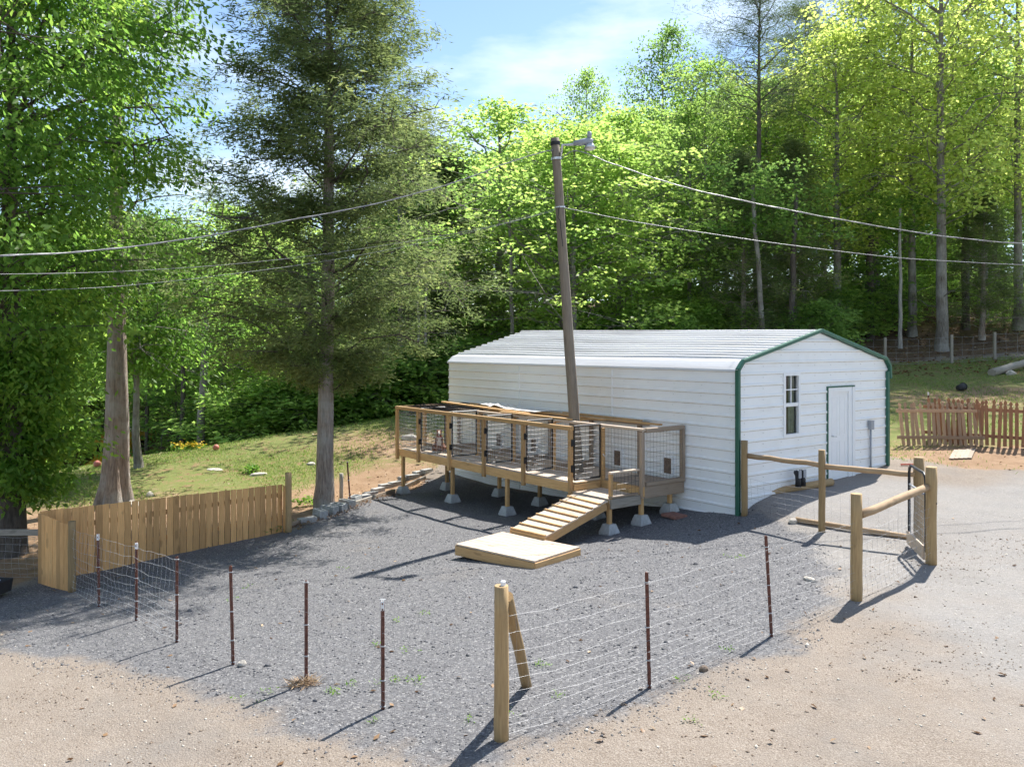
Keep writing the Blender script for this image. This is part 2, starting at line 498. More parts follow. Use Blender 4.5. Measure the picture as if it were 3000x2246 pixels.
def poly_dist(px, py, poly):
    """signed distance to a polygon, positive inside"""
    n = len(poly)
    inside = np.zeros(px.shape, bool)
    d = np.full(px.shape, 1e9)
    for i in range(n):
        x0, y0 = poly[i]; x1, y1 = poly[(i + 1) % n]
        ex, ey = x1 - x0, y1 - y0
        t = np.clip(((px - x0) * ex + (py - y0) * ey) / (ex * ex + ey * ey), 0, 1)
        d = np.minimum(d, np.hypot(px - x0 - t * ex, py - y0 - t * ey))
        c = ((y0 > py) != (y1 > py)) & (px < (x1 - x0) * (py - y0) / (y1 - y0 + 1e-12) + x0)
        inside ^= c
    return np.where(inside, d, -d)

# yard of dark gravel inside the wire fence
YARD = [(-.3, 6.6), (3.1, 9.5), (4.3, 11.4), (4.9, 13.4), (5.2, 15.0), (5.1, 16.4), (4.5, 17), (-1.9, 25), (-3.3, 23.6), (-4.7, 18.2), (-8.2, 14.9), (-8.9, 13.2), (-7.5, 11.7), (-5.4, 10.1), (-3.6, 8.9), (-1.9, 7.7)]
LAWN_L = [(-4.5, 18.6), (-2.2, 25.6), (-1.0, 34), (-6, 35), (-15, 33), (-30, 32), (-30, 12), (-9.6, 12.6), (-8.6, 14.7)]
LAWN_R = [(9.4, 20.6), (12.5, 18.4), (30, 17), (40, 41), (14, 41), (4, 29)]

def axis(parts):
    a = []
    for lo, hi, st in parts: a += list(np.arange(lo, hi, st))
    return np.array(a + [parts[-1][1]])
gx = axis([(-400, -100, 50), (-100, -40, 10), (-40, -16, 1.5), (-16, 16, 0.2), (16, 40, 0.8), (40, 100, 6), (100, 400, 50)])
gy = axis([(-300, -20, 40), (-20, 4, 3), (4, 27, 0.2), (27, 48, 0.5), (48, 110, 3), (110, 600, 40)])
GX, GY = np.meshgrid(gx, gy)
GZ = gz_arr(GX, GY)
nx, ny = len(gx), len(gy)
gverts = np.stack([GX.ravel(), GY.ravel(), GZ.ravel()], 1)
idx = np.arange(nx * ny).reshape(ny, nx)
gq = np.stack([idx[:-1, :-1].ravel(), idx[:-1, 1:].ravel(), idx[1:, 1:].ravel(), idx[1:, :-1].ravel()], 1)

def mesh_np(name, verts, faces, mat, attrs=None, smooth_s=False):
    me = bpy.data.meshes.new(name)
    nv, nf, k = len(verts), len(faces), faces.shape[1]
    me.vertices.add(nv); me.loops.add(nf * k); me.polygons.add(nf)
    me.vertices.foreach_set('co', np.ascontiguousarray(verts, np.float32).ravel())
    me.loops.foreach_set('vertex_index', np.ascontiguousarray(faces, np.int32).ravel())
    me.polygons.foreach_set('loop_start', np.arange(0, nf * k, k, dtype=np.int32))
    me.polygons.foreach_set('loop_total', np.full(nf, k, np.int32))
    if smooth_s: me.polygons.foreach_set('use_smooth', np.ones(nf, bool))
    for an, av in (attrs or {}).items():
        a = me.attributes.new(an, 'FLOAT', 'POINT')
        a.data.foreach_set('value', np.ascontiguousarray(av, np.float32))
    me.update(calc_edges=True)
    if mat: me.materials.append(mat)
    return me

px, py = GX.ravel(), GY.ravel()
wig = 0.35 * np.sin(px * 1.9 + 2 * np.sin(py * .8)) + 0.2 * np.sin(py * 3.1 + px * 1.2)
a_gravel = smooth(-0.6, 0.6, poly_dist(px, py, YARD) + 0.35 * wig)
a_lawn = np.maximum(smooth(-0.3, 0.5, poly_dist(px, py, LAWN_L) + 0.5 * wig), smooth(-0.5, 1.0, poly_dist(px, py, LAWN_R) + 0.8 * wig))
far = smooth(33.5, 36, py + 0.25 * px * (px < 0) - 6.5 * smooth(4, 12, px) + wig)
a_lawn *= 1 - far
a_litter = far

def ground_mat():
    m, nt, N, L, P = nmat('yard_ground')
    tc = N.new('ShaderNodeTexCoord'); V = tc.outputs['Object']
    def attr(n):
        a = N.new('ShaderNodeAttribute'); a.attribute_name = n; return a.outputs['Fac']
    def thresh(v, nz, amount, lo, hi):
        s = math_n(N, L, 'ADD', v, math_n(N, L, 'MULTIPLY', math_n(N, L, 'SUBTRACT', nz, 0.5), amount))
        mr = N.new('ShaderNodeMapRange'); mr.interpolation_type = 'SMOOTHSTEP'
        mr.inputs['From Min'].default_value = lo; mr.inputs['From Max'].default_value = hi
        L.new(s, mr.inputs['Value']); return mr.outputs[0]
    n_big = noise(N, L, V, 0.5, 5, 0.6).outputs['Fac']
    n_mid = noise(N, L, V, 2.3, 6, 0.65).outputs['Fac']
    n_fine = noise(N, L, V, 14, 5, 0.7).outputs['Fac']
    n_grit = noise(N, L, V, 75, 3, 0.7).outputs['Fac']
    vor = N.new('ShaderNodeTexVoronoi'); vor.inputs['Scale'].default_value = 55
    L.new(V, vor.inputs['Vector'])
    vor2 = N.new('ShaderNodeTexVoronoi'); vor2.inputs['Scale'].default_value = 17
    L.new(V, vor2.inputs['Vector'])
    sep = N.new('ShaderNodeSeparateColor'); L.new(vor.outputs['Color'], sep.inputs[0])
    # --- gravel: every stone its own grey
    gr = ramp(N, [(0.0, (0.066, 0.065, 0.068)), (0.45, (0.128, 0.126, 0.130)), (0.85, (0.18, 0.177, 0.178)), (1.0, (0.34, 0.33, 0.32))])
    L.new(sep.outputs[0], gr.inputs['Fac'])
    gcol = mixc(N, L, math_n(N, L, 'MULTIPLY', n_mid, 0.5), gr.outputs['Color'], (0.137, 0.135, 0.138))
    tan = ramp(N, [(0.60, (0, 0, 0)), (0.75, (1, 1, 1))]); L.new(n_big, tan.inputs['Fac'])
    gcol = mixc(N, L, math_n(N, L, 'MULTIPLY', tan.outputs['Color'], 0.35), gcol, (0.23, 0.20, 0.165))
    # --- trodden dirt, pale and grey-tan with darker crumbs
    dr = ramp(N, [(0.24, (0.105, 0.074, 0.050)), (0.44, (0.215, 0.165, 0.121)), (0.7, (0.30, 0.25, 0.198))])
    L.new(mixc(N, L, 0.5, n_mid, n_fine), dr.inputs['Fac'])
    dg = ramp(N, [(0.34, (0.075, 0.064, 0.055)), (0.5, (0.22, 0.193, 0.168)), (0.68, (0.43, 0.395, 0.355))])
    L.new(n_grit, dg.inputs['Fac'])
    dcol = mixc(N, L, 0.5, dr.outputs['Color'], dg.outputs['Color'])
    crumb = ramp(N, [(0.60, (0, 0, 0)), (0.68, (1, 1, 1))]); L.new(n_fine, crumb.inputs['Fac'])
    dcol = mixc(N, L, math_n(N, L, 'MULTIPLY', crumb.outputs['Color'], 0.5), dcol, (0.16, 0.118, 0.085))
    wheel = attr('road')
    rcol = mixc(N, L, 0.5, gr.outputs['Color'], (0.30, 0.288, 0.272))
    rcol = mixc(N, L, math_n(N, L, 'MULTIPLY', n_mid, 0.7), rcol, (0.29, 0.262, 0.23))
    dcol = mixc(N, L, thresh(wheel, n_big, 1.6, 0.1, 1.0), dcol, rcol)
    dcol = mixc(N, L, math_n(N, L, 'MULTIPLY', thresh(attr('track'), n_mid, 0.8, 0.2, 0.9), 0.6), dcol, (0.37, 0.35, 0.325))
    patch = ramp(N, [(0.50, (0, 0, 0)), (0.66, (1, 1, 1))]); L.new(n_big, patch.inputs['Fac'])
    dcol = mixc(N, L, math_n(N, L, 'MULTIPLY', patch.outputs['Color'], 0.45), dcol, (0.175, 0.16, 0.145))
    # --- thin lawn on brown soil
    lr = ramp(N, [(0.30, (0.18, 0.10, 0.055)), (0.43, (0.23, 0.15, 0.08)), (0.47, (0.14, 0.165, 0.042)), (0.62, (0.095, 0.16, 0.028)), (0.85, (0.17, 0.19, 0.06))])
    L.new(mixc(N, L, 0.45, n_mid, n_fine), lr.inputs['Fac'])
    lcol = mixc(N, L, math_n(N, L, 'MULTIPLY', n_grit, 0.35), lr.outputs['Color'], (0.28, 0.22, 0.12))
    so = ramp(N, [(0.28, (0.15, 0.088, 0.052)), (0.5, (0.27, 0.175, 0.105)), (0.75, (0.37, 0.27, 0.18))])
    L.new(mixc(N, L, 0.5, n_mid, n_grit), so.inputs['Fac'])
    lcol = mixc(N, L, thresh(attr('soil'), n_mid, 1.5, 0.25, 0.75), lcol, so.outputs['Color'])
    # --- leaf litter in the woods
    fr = ramp(N, [(0.3, (0.055, 0.036, 0.022)), (0.55, (0.15, 0.10, 0.062)), (0.75, (0.27, 0.20, 0.135))])
    L.new(mixc(N, L, 0.5, n_fine, n_mid), fr.inputs['Fac'])
    col = mixc(N, L, thresh(attr('gravel'), mixc(N, L, 0.5, n_mid, n_big), 2.0, 0.25, 0.75), dcol, gcol)
    col = mixc(N, L, thresh(attr('lawn'), n_mid, 0.8, 0.3, 0.7), col, lcol)
    col = mixc(N, L, thresh(attr('litter'), n_mid, 0.5, 0.3, 0.7), col, fr.outputs['Color'])
    L.new(col, P.inputs['Base Color'])
    P.inputs['Roughness'].default_value = 0.95
    P.inputs['Specular IOR Level'].default_value = 0.15
    h = math_n(N, L, 'ADD', math_n(N, L, 'MULTIPLY', vor.outputs['Distance'], -0.5), math_n(N, L, 'MULTIPLY', n_fine, 1.1))
    bump(N, L, h, P, 0.6, 0.025)
    return m
M_GROUND = ground_mat()
a_road = np.maximum(smooth(-1.0, 1.0, (px * 0.62 - py * 0.35) - 0.4 + wig), smooth(-1.2, 1.2, px - 4.6 + wig)) * smooth(20, 17.5, py + .5 * wig)
_t0, _t1 = np.array([1.4, 4.2]), np.array([8.5, 10.6])
_td = (_t1 - _t0) / np.linalg.norm(_t1 - _t0)
_off = (px - _t0[0]) * -_td[1] + (py - _t0[1]) * _td[0] + 0.25 * np.sin(px * .5)
a_track = sum(np.exp(-((_off - o_) / .22) ** 2) for o_ in (0.0, -1.5, -2.6, -4.1)) * smooth(19, 16, py)
def blob(x0, y0, r): return np.exp(-(((px - x0) ** 2 + (py - y0) ** 2) / r ** 2))
a_soil = np.clip(blob(-10, 17, 3.2) + blob(-9.2, 19.5, 2.6) + blob(-5.2, 19.6, 1.9) + blob(-4.2, 22.2, 1.7) + blob(-3.4, 24.5, 1.6) + blob(-4.4, 29, 2.0) * .8 + blob(-13, 15, 4) + blob(-9, 14.6, 1.4) + blob(10.6, 20.2, 1.6) + blob(12.5, 20.4, 1.5) + blob(15, 20, 1.6) * .8 + blob(15.5, 29, 2.0) * .7 + blob(18.5, 31, 1.6) * .7 + .18, 0, 1)
g_obj = bpy.data.objects.new('ground', mesh_np('ground', gverts, gq, M_GROUND, {'gravel': a_gravel, 'lawn': a_lawn, 'litter': a_litter, 'road': a_road, 'track': a_track, 'soil': a_soil}, True))
place(g_obj, Matrix.Identity(4))
tag(g_obj, kind='structure')

# ------------------------------------------------------------------ the white metal shed
PN = Vector((4.50, 16.60, 0))
U = Vector((-0.6046, 0.7965, 0))        # along the long wall, away
NV = Vector((-0.7965, -0.6046, 0))      # out of the long wall, towards the yard
LEN, WID = 10.6, 5.8
def B(t, s, z): return PN + U * t + NV * s + Vector((0, 0, z))
MB_ROT = Matrix((U, -NV, Vector((0, 0, 1)))).transposed()     # columns: along, across, up

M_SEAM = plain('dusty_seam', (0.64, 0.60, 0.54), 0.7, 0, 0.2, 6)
shed = thing('metal_shed', 'white ribbed metal shed with green trim behind the dog kennel', 'shed', B(0, 0, 0))
RIB = 0.2286

def rib_profile(z0, z1, first, depth=0.024, extra=()):
    """(z, out, is_seam) rows from z0 up to z1 with ribs at first - k*RIB"""
    rows = {round(z0, 4): 0.0, round(z1, 4): 0.0}
    for e in extra:
        if z0 < e < z1: rows.setdefault(round(e, 4), None)
    k = math.ceil((z0 - first) / RIB - 1)
    while first + k * RIB < z1 + 0.1:
        r = first + k * RIB
        for dz, o in ((-0.034, 0.0), (-0.018, depth), (0.018, depth), (0.034, 0.0)):
            z = r + dz
            if z0 < z < z1: rows[round(z, 4)] = o
        k += 1
    zs = sorted(rows)
    prof = []
    known = [z for z in zs if rows[z] is not None]
    for z in zs:
        o = rows[z]
        if o is None:
            a = max(q for q in known if q <= z); b = min(q for q in known if q >= z)
            o = rows[a] if a == b else rows[a] + (rows[b] - rows[a]) * (z - a) / (b - a)
        prof.append((z, o))
    return prof

def sheet(name, prof, pos, spans, parent=shed):
    """pos(w, out, z) -> world; spans(za, zb) -> list of ((wa0, wa1) at za, (wb0, wb1) at zb)"""
    m = MB(); seam = []
    for (za, oa), (zb, ob) in zip(prof, prof[1:]):
        for (a0, a1), (b0, b1) in spans(za, zb):
            if a1 - a0 < 1e-4 and b1 - b0 < 1e-4: continue
            m.add([pos(a0, oa, za), pos(a1, oa, za), pos(b1, ob, zb), pos(b0, ob, zb)], [(0, 1, 2, 3)])
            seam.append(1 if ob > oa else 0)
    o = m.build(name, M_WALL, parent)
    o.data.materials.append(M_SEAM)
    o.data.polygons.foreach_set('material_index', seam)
    return o

# long walls (front towards the yard, and the far one)
z_edges = [-1.0, -0.2, 0.7, 1.6145, 2.529, 2.95]
for a, b in zip(z_edges, z_edges[1:]):
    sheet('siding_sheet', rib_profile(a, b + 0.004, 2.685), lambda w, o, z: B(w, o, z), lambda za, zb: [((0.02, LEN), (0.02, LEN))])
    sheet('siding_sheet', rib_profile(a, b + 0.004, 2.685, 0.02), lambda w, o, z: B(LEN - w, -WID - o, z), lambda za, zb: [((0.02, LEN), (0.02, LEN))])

def roof_z(w, t=0.0):
    rise = 0.13 * t / LEN
    w = min(max(w, 0), WID)
    h = WID / 2
    d = abs(w - h)
    if d > h - 0.16: return 3.085 - (d - (h - 0.16)) / 0.16 * 0.155
    return 3.085 + (0.645 + rise) * (1 - d / (h - 0.16))
def gable_lim(z, t=0.0):
    """extent of the gable at height z"""
    lo = 0.03
    if z <= 2.9: return (lo, WID - lo)
    h = WID / 2
    if z <= 3.06: w = 0.03 + (z - 2.9) / 0.16 * 0.16
    else:
        w = 0.19 + (z - 3.06) / (3.70 + 0.13 * t / LEN - 3.06) * (h - 0.19)
    return (min(w, h), max(WID - w, h))
WIN = (1.55, 2.15, 1.46, 2.85)
DOOR = (3.22, 4.30, 0.36, 2.47)
def gable_spans(holes):
    def f(za, zb):
        A, Bq = gable_lim(za), gable_lim(zb)
        zc = (za + zb) / 2
        cuts = sorted((h[0], h[1]) for h in holes if h[2] < zc < h[3])
        out, ca, cb = [], A[0], Bq[0]
        for c0, c1 in cuts:
            out.append(((ca, c0), (cb, c0))); ca = cb = c1
        out.append(((ca, A[1]), (cb, Bq[1])))
        return out
    return f
ge = [-0.6, 0.1, 1.13, 2.045, 2.96, 3.70]
for a, b in zip(ge, ge[1:]):
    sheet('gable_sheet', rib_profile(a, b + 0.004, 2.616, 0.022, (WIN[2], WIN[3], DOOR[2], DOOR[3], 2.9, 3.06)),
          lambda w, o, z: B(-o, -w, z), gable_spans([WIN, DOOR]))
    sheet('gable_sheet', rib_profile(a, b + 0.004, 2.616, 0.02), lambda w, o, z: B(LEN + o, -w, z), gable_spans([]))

scr = MB()
for t in np.arange(.12, LEN, .76):
    for k in range(0, 14, 1):
        scr.box(B(t + .02 * (k % 3), .004, 2.685 - k * RIB - .085), (.013, .012, .013), MB_ROT)
for w in np.arange(.25, WID, .62):
    for k in range(-4, 11):
        zz_ = 2.616 - k * RIB - .085; lo_, hi_ = gable_lim(zz_)
        if lo_ + .05 < w < hi_ - .05 and not any(q[0] - .05 < w < q[1] + .05 and q[2] - .05 < zz_ < q[3] + .05 for q in (WIN, DOOR)): scr.box(B(-.004, -w, zz_), (.012, .013, .013), MB_ROT)
tag(scr.build('screw_heads', M_ALU, shed), kind='stuff')
for t in (3.55, 7.1):
    lap = MB(); lap.box(B(t, .012, 1.0), (.012, .030, 3.7), MB_ROT); lap.build('sheet_lap', M_WALL, shed)
# roof: ribbed sheets running the length of the shed, three to a slope, and the bent eave pieces
def roof_sheet(w0, w1, name='roof_sheet', ribs=True):
    ws = []
    n = max(1, int(round(abs(w1 - w0) / RIB)))
    st = (w1 - w0) / n
    sg = 1 if st > 0 else -1
    for i in range(n):
        c = w0 + st * i
        ws += [(c, 0.0), (c + sg * 0.06, 0.0), (c + sg * 0.068, 0.042), (c + sg * 0.105, 0.042), (c + sg * 0.113, 0.0)]
    ws.append((w1, 0.0))
    m = MB()
    ts = np.linspace(-0.06, LEN + 0.06, 12)
    rows = []
    for t in ts:
        rows.append([B(t, -w, roof_z(w, max(0, min(LEN, t))) + 0.012 + o + (0.012 * math.sin(t * 0.9) if 0.3 < w < 5.5 else 0)) for w, o in ws])
    k = len(ws)
    m.v = [tuple(p) for r in rows for p in r]
    m.f = [(i * k + j, i * k + j + 1, (i + 1) * k + j + 1, (i + 1) * k + j) for i in range(len(ts) - 1) for j in range(k - 1)]
    return m.build(name, M_ROOF, shed)
h = WID / 2
for a, b in ((0.30, 1.18), (1.18, 2.06), (2.06, h)): roof_sheet(a, b)
for a, b in ((h, 3.74), (3.74, 4.62), (4.62, WID - 0.30)): roof_sheet(a, b)
for sgn in (0, 1):
    prof = [(0.31, roof_z(0.31) + 0.014), (0.16, 3.099), (0.145, 3.085), (0.02, 2.975), (-0.02, 2.94), (-0.035, 2.90), (-0.03, 2.885)]
    m = MB()
    for t in (-0.05, LEN + 0.05):
        m.v += [tuple(B(t, -(w if sgn == 0 else WID - w), z)) for w, z in prof]
    k = len(prof)
    m.f = [(j, j + 1, k + j + 1, k + j) for j in range(k - 1)]
    m.build('eave_bend', M_ROOF, shed)
# green trim round the near gable
tr = [(-0.012, -0.25), (-0.012, 2.93), (0.15, 3.10), (h, 3.752), (WID - 0.15, 3.10), (WID + 0.012, 2.93), (WID + 0.03, 2.62)]
for (w0, z0), (w1, z1) in zip(tr, tr[1:]):
    beam('trim_strip', B(-0.045, -w0, z0), B(-0.045, -w1, z1), 0.075, 0.095, M_TRIM, shed, up=tuple(U))
beam('corner_trim', B(-0.04, -(WID - 0.06), 0.25), B(-0.04, -(WID - 0.06), 2.80), 0.09, 0.07, M_TRIM, shed, up=tuple(U))
beam('ridge_cap', B(-0.07, -h, 3.765), B(LEN + 0.07, -h, 3.765 + 0.135), 0.16, 0.02, M_ROOF, shed)
# door
dr = MB(); c = (DOOR[0] + DOOR[1]) / 2
def gbox(m, w0, w1, z0, z1, o0, o1):
    m.box(B(-(o0 + o1) / 2, -(w0 + w1) / 2, (z0 + z1) / 2), (abs(o1 - o0), w1 - w0, z1 - z0), MB_ROT)
gbox(dr, DOOR[0] + .10, DOOR[1] - .24, DOOR[2] + .03, DOOR[3] - .10, -0.05, -0.01)
for (a0, a1, b0, b1) in ((.22, .44, .25, .95), (.52, .68, .25, .95), (.22, .44, 1.08, 1.85), (.52, .68, 1.08, 1.85)):
    pass
door = dr.build('door', M_VINYL, shed)
m = MB()
gbox(m, DOOR[0], DOOR[0] + .10, DOOR[2] - .02, DOOR[3], -0.06, 0.03); gbox(m, DOOR[1] - .24, DOOR[1] - .10, DOOR[2] - .02, DOOR[3], -0.06, 0.02)
gbox(m, DOOR[1] - .10, DOOR[1], DOOR[2] - .02, DOOR[3], -0.06, 0.045)
gbox(m, DOOR[0] + .10, DOOR[1] - .24, DOOR[3] - .10, DOOR[3], -0.06, 0.028)
m.build('door_frame', M_VINYL, door)
m = MB(); gbox(m, DOOR[0] - .035, DOOR[0] - .002, DOOR[2], DOOR[3] + .02, -0.02, 0.035); gbox(m, DOOR[0] - .035, DOOR[1], DOOR[3] + .002, DOOR[3] + .035, -0.02, 0.035)
m.build('door_flashing', M_TRIM, door)
m = MB(); m.tube([B(0.0, -(DOOR[0] + .17), 1.38), B(-0.06, -(DOOR[0] + .17), 1.38), B(-0.065, -(DOOR[0] + .27), 1.37)], 0.012, 8)
m.build('door_handle', M_ALU, door)
for i, (za, zb) in enumerate(((0.58, 1.25), (1.38, 2.25))):
    for wa, wb in ((DOOR[0] + .19, DOOR[0] + .42), (DOOR[0] + .50, DOOR[0] + .73)):
        m = MB()
        for q0, q1, r0, r1 in ((wa, wb, za, za + .02), (wa, wb, zb - .02, zb), (wa, wa + .02, za, zb), (wb - .02, wb, za, zb)):
            gbox(m, q0, q1, r0, r1, -0.01, -0.004)
        m.build('panel_moulding', M_VINYL, door)
# window
m = MB(); w0, w1, z0, z1 = WIN
for a0, a1, b0, b1 in ((w0, w0 + .07, z0, z1), (w1 - .07, w1, z0, z1), (w0 + .07, w1 - .07, z0, z0 + .075), (w0 + .07, w1 - .07, z1 - .075, z1)):
    gbox(m, a0, a1, b0, b1, -0.05, 0.035)
window = m.build('window', M_VINYL, shed)
m = MB(); gbox(m, w0 + .07, w1 - .07, 2.12, 2.195, -0.045, 0.022); m.build('meeting_rail', M_VINYL, window)
m = MB(); gbox(m, (w0 + w1) / 2 - .012, (w0 + w1) / 2 + .012, 2.195, z1 - .075, -0.02, 0.004); gbox(m, w0 + .07, (w0 + w1) / 2 - .012, 2.465, 2.49, -0.02, 0.004); gbox(m, (w0 + w1) / 2 + .012, w1 - .07, 2.465, 2.49, -0.02, 0.004)
m.build('muntin', M_VINYL, window)
for a, b in ((z0 + .075, 2.12), (2.195, z1 - .075)):
    m = MB(); m.add([B(.026, -w0 - .07, a), B(.026, -w1 + .07, a), B(.026, -w1 + .07, b), B(.026, -w0 - .07, b)], [(0, 1, 2, 3)]); m.build('pane', M_GLASS, window)
for nm, wa, wb, mat in (('curtain', w0 + .33, w1 - .05, M_CURTAIN), ('curtain', w0 + .02, w0 + .24, M_CURTAINR)):
    m = MB(); k = 12
    for i in range(k + 1):
        w = wa + (wb - wa) * i / k; o = 0.10 + 0.03 * math.sin(i * 1.9)
        m.v += [tuple(B(o, -w, z0 - .02)), tuple(B(o, -w, z1 + .02))]
    m.f = [(2 * i, 2 * i + 2, 2 * i + 3, 2 * i + 1) for i in range(k)]
    m.build(nm, mat, window, smooth=True)
# conduit and box right of the door
m = MB(); gbox(m, 4.88, 5.02, 1.44, 1.65, 0.024, 0.10); cb = m.build('junction_box', M_GREY, shed)
m = MB(); m.tube([B(-0.05, -4.95, 0.38), B(-0.05, -4.95, 1.46)], 0.024, 8); m.build('conduit', M_GREY, cb, smooth=True)
# dog doors in the long wall
for t in (1.79, 3.34, 4.90, 6.45, 8.0):
    fr = MB()
    for q0, q1, r0, r1 in ((-.15, -.11, .60, 1.02), (.11, .15, .60, 1.02), (-.11, .11, .98, 1.02), (-.11, .11, .60, .64)):
        fr.box(B(t + (q0 + q1) / 2, .027, (r0 + r1) / 2), (q1 - q0, .055, r1 - r0), MB_ROT)
    f = fr.build('dog_door', M_VINYL, shed)
    p = MB(); p.box(B(t, .028, .81), (.22, .02, .34), MB_ROT); p.build('flap', M_FLAP, f)

# ------------------------------------------------------------------ utility pole, lamp and cables
pole_base = B(3.66, .887, 0); pole_base.z = gz(pole_base.x, pole_base.y) - .1
pole_top = Vector(((1626 - 1500) / FPX * 18.6, 18.6, EYE + (HOR - 405) / FPX * 18.6))
up_ = thing('utility_pole', 'tall leaning grey wooden utility pole rising through the kennel deck', 'utility pole', pole_base)
m = MB(); kp = 14
pts = [pole_base.lerp(pole_top, i / kp) + Vector((.004 * math.sin(i * 1.7), 0, 0)) for i in range(kp + 1)]
lp = Matrix.Translation(-pole_base)
m.tube([lp @ p for p in pts], [0.135 - 0.040 * i / kp for i in range(kp + 1)], 16)
me = m.mesh('pole_shaft', W_POLE, True)
# grain of the pole material runs along local x: turn the mesh so that x is up
Rg = frame(pole_base, pole_top); Rg.translation = (0, 0, 0)
me.transform(Rg.inverted())
o = bpy.data.objects.new('shaft', me); place(o, Matrix.Translation(pole_base) @ Rg, up_)
pd = (pole_top - pole_base).normalized()
def on_pole(Y):      # point of the pole at picture row Y
    zz = EYE + (HOR - Y) / FPX * 18.7
    return pole_base + pd * ((zz - pole_base.z) / pd.z)
m = MB(); m.tube([pole_top - pd * .16, pole_top - pd * .08], 0.112, 16); m.build('tar_band', M_RUBBER, up_)
m = MB(); m.tube([on_pole(468) - pd * .02, on_pole(468) + pd * .03], 0.118, 16); m.build('clamp_band', M_ALU, up_)
m = MB(); m.tube([on_pole(608) - pd * .015, on_pole(608) + pd * .015], 0.125, 16); m.build('clamp_band', M_ALU, up_)
m = MB(); q = on_pole(608); m.tube([q + Vector((-.02, -.12, 0)), q + Vector((-.05, -.13, -.25)), q + Vector((0.0, -.13, -.32)), q + Vector((.06, -.125, -.9))], 0.010, 6); m.build('ground_wire', M_BLACK, up_)
# street lamp on its bent arm (a thing of its own, held by the pole)
a0 = on_pole(462) + Vector((.10, -.05, 0))
lampP = Vector(((1720 - 1500) / FPX * 18.3, 18.3, EYE + (HOR - 418) / FPX * 18.3))
lamp = thing('street_lamp', 'grey yard lamp on a bent arm at the top of the utility pole', 'lamp', a0)
m = MB()
arm = [a0, a0 + Vector((.03, -.05, .25)), a0.lerp(lampP, .3) + Vector((0, 0, .16)), a0.lerp(lampP, .6) + Vector((0, 0, .10)), lampP + Vector((-.14, 0, .02))]
m.tube(arm, [.026] * 5, 8); m.build('arm', M_ALU, lamp, smooth=True)
m = MB(); m.tube([lampP + Vector((-.30, 0, -.02)), lampP + Vector((-.1, 0, .01)), lampP + Vector((.06, 0, .03)), lampP + Vector((.13, 0, .02))], [.05, .075, .085, .05], 10); m.build('housing', M_GREY, lamp, smooth=True)
m = MB(); m.tube([lampP + Vector((.06, 0, .0)), lampP + Vector((.06, 0, -.06)), lampP + Vector((.06, 0, -.13))], [.06, .10, .135], 14); m.build('reflector', M_ALU, lamp, smooth=True)
m = MB(); m.tube([lampP + Vector((.06, 0, -.12)), lampP + Vector((.06, 0, -.16)), lampP + Vector((.06, 0, -.175))], [.12, .10, .04], 14); m.build('lens', M_TARP, lamp, smooth=True)
m = MB(); m.tube([lampP + Vector((.05, 0, .10)), lampP + Vector((.05, 0, .17)), lampP + Vector((.05, 0, .24))], [.05, .052, .045], 12); m.build('photocell', M_GREY, lamp, smooth=True)

def cable(label, pix, deps, r, twist=0.0, name='overhead_cable'):
    """cable through the points seen at the given pixels, at the given distances"""
    pts = []
    P3 = [Vector((0, 0, EYE)) + ray(X, Y) * d for (X, Y), d in zip(pix, deps)]
    n = len(P3)
    for i in range(n - 1):
        p_1 = P3[max(i - 1, 0)]; p0 = P3[i]; p1 = P3[i + 1]; p2 = P3[min(i + 2, n - 1)]
        for k in range(10):
            t = k / 10
            pts.append(0.5 * ((2 * p0) + (p1 - p_1) * t + (2 * p_1 - 5 * p0 + 4 * p1 - p2) * t * t + (3 * p0 - p_1 - 3 * p1 + p2) * t ** 3))
    pts.append(P3[-1])
    m = MB(); m.tube(pts, r, 6)
    if twist:
        for ph in (0, 2.1):
            m.tube([p + Vector((0, math.cos(i * 0.9 + ph) * twist, math.sin(i * 0.9 + ph) * twist)) for i, p in enumerate(pts)], r * 0.8, 5)
    o = m.build(name, M_CABLE, None, smooth=True)
    tag(o, label, 'cable', 'cables strung from the utility pole')
    return o
DP = 18.5
cable('thick twisted overhead cable from the pole top to the left', [(1620, 440), (1585, 447), (1480, 480), (1330, 535), (1100, 597), (850, 645), (600, 692), (300, 732), (0, 749), (-300, 750), (-1500, 620)],
      [DP, DP - .1, DP - .5, DP - 1.2, 16.2, 15, 13.8, 12.4, 11, 10, 8], .009, .009)
cable('thin upper cable from the pole middle to the left', [(1626, 613), (1500, 648), (1300, 690), (1000, 737), (700, 772), (350, 795), (0, 803), (-300, 800), (-1500, 700)], [DP, 18, 17.3, 16, 14.5, 12.8, 11.2, 10.2, 8], .004)
cable('thin lowest cable from the pole middle to the left', [(1622, 618), (1500, 650), (1300, 698), (1000, 757), (700, 800), (350, 838), (0, 852), (-300, 850), (-1500, 740)], [DP - .1, 17.9, 17.2, 15.9, 14.4, 12.7, 11.1, 10.1, 8], .004)
cable('thick twisted overhead cable from the pole top to the right', [(1640, 470), (1690, 442), (1800, 482), (2000, 547), (2250, 603), (2500, 650), (2750, 690), (3000, 714), (3300, 725), (4200, 690)], [DP - .1] + [DP - .3] * 9, .008, .010)
cable('thin lower cable from the pole middle to the right', [(1650, 608), (1720, 622), (1850, 648), (2050, 680), (2300, 716), (2600, 752), (2800, 766), (3000, 776), (3300, 785), (4200, 770)], [DP - .1] * 10, .008)

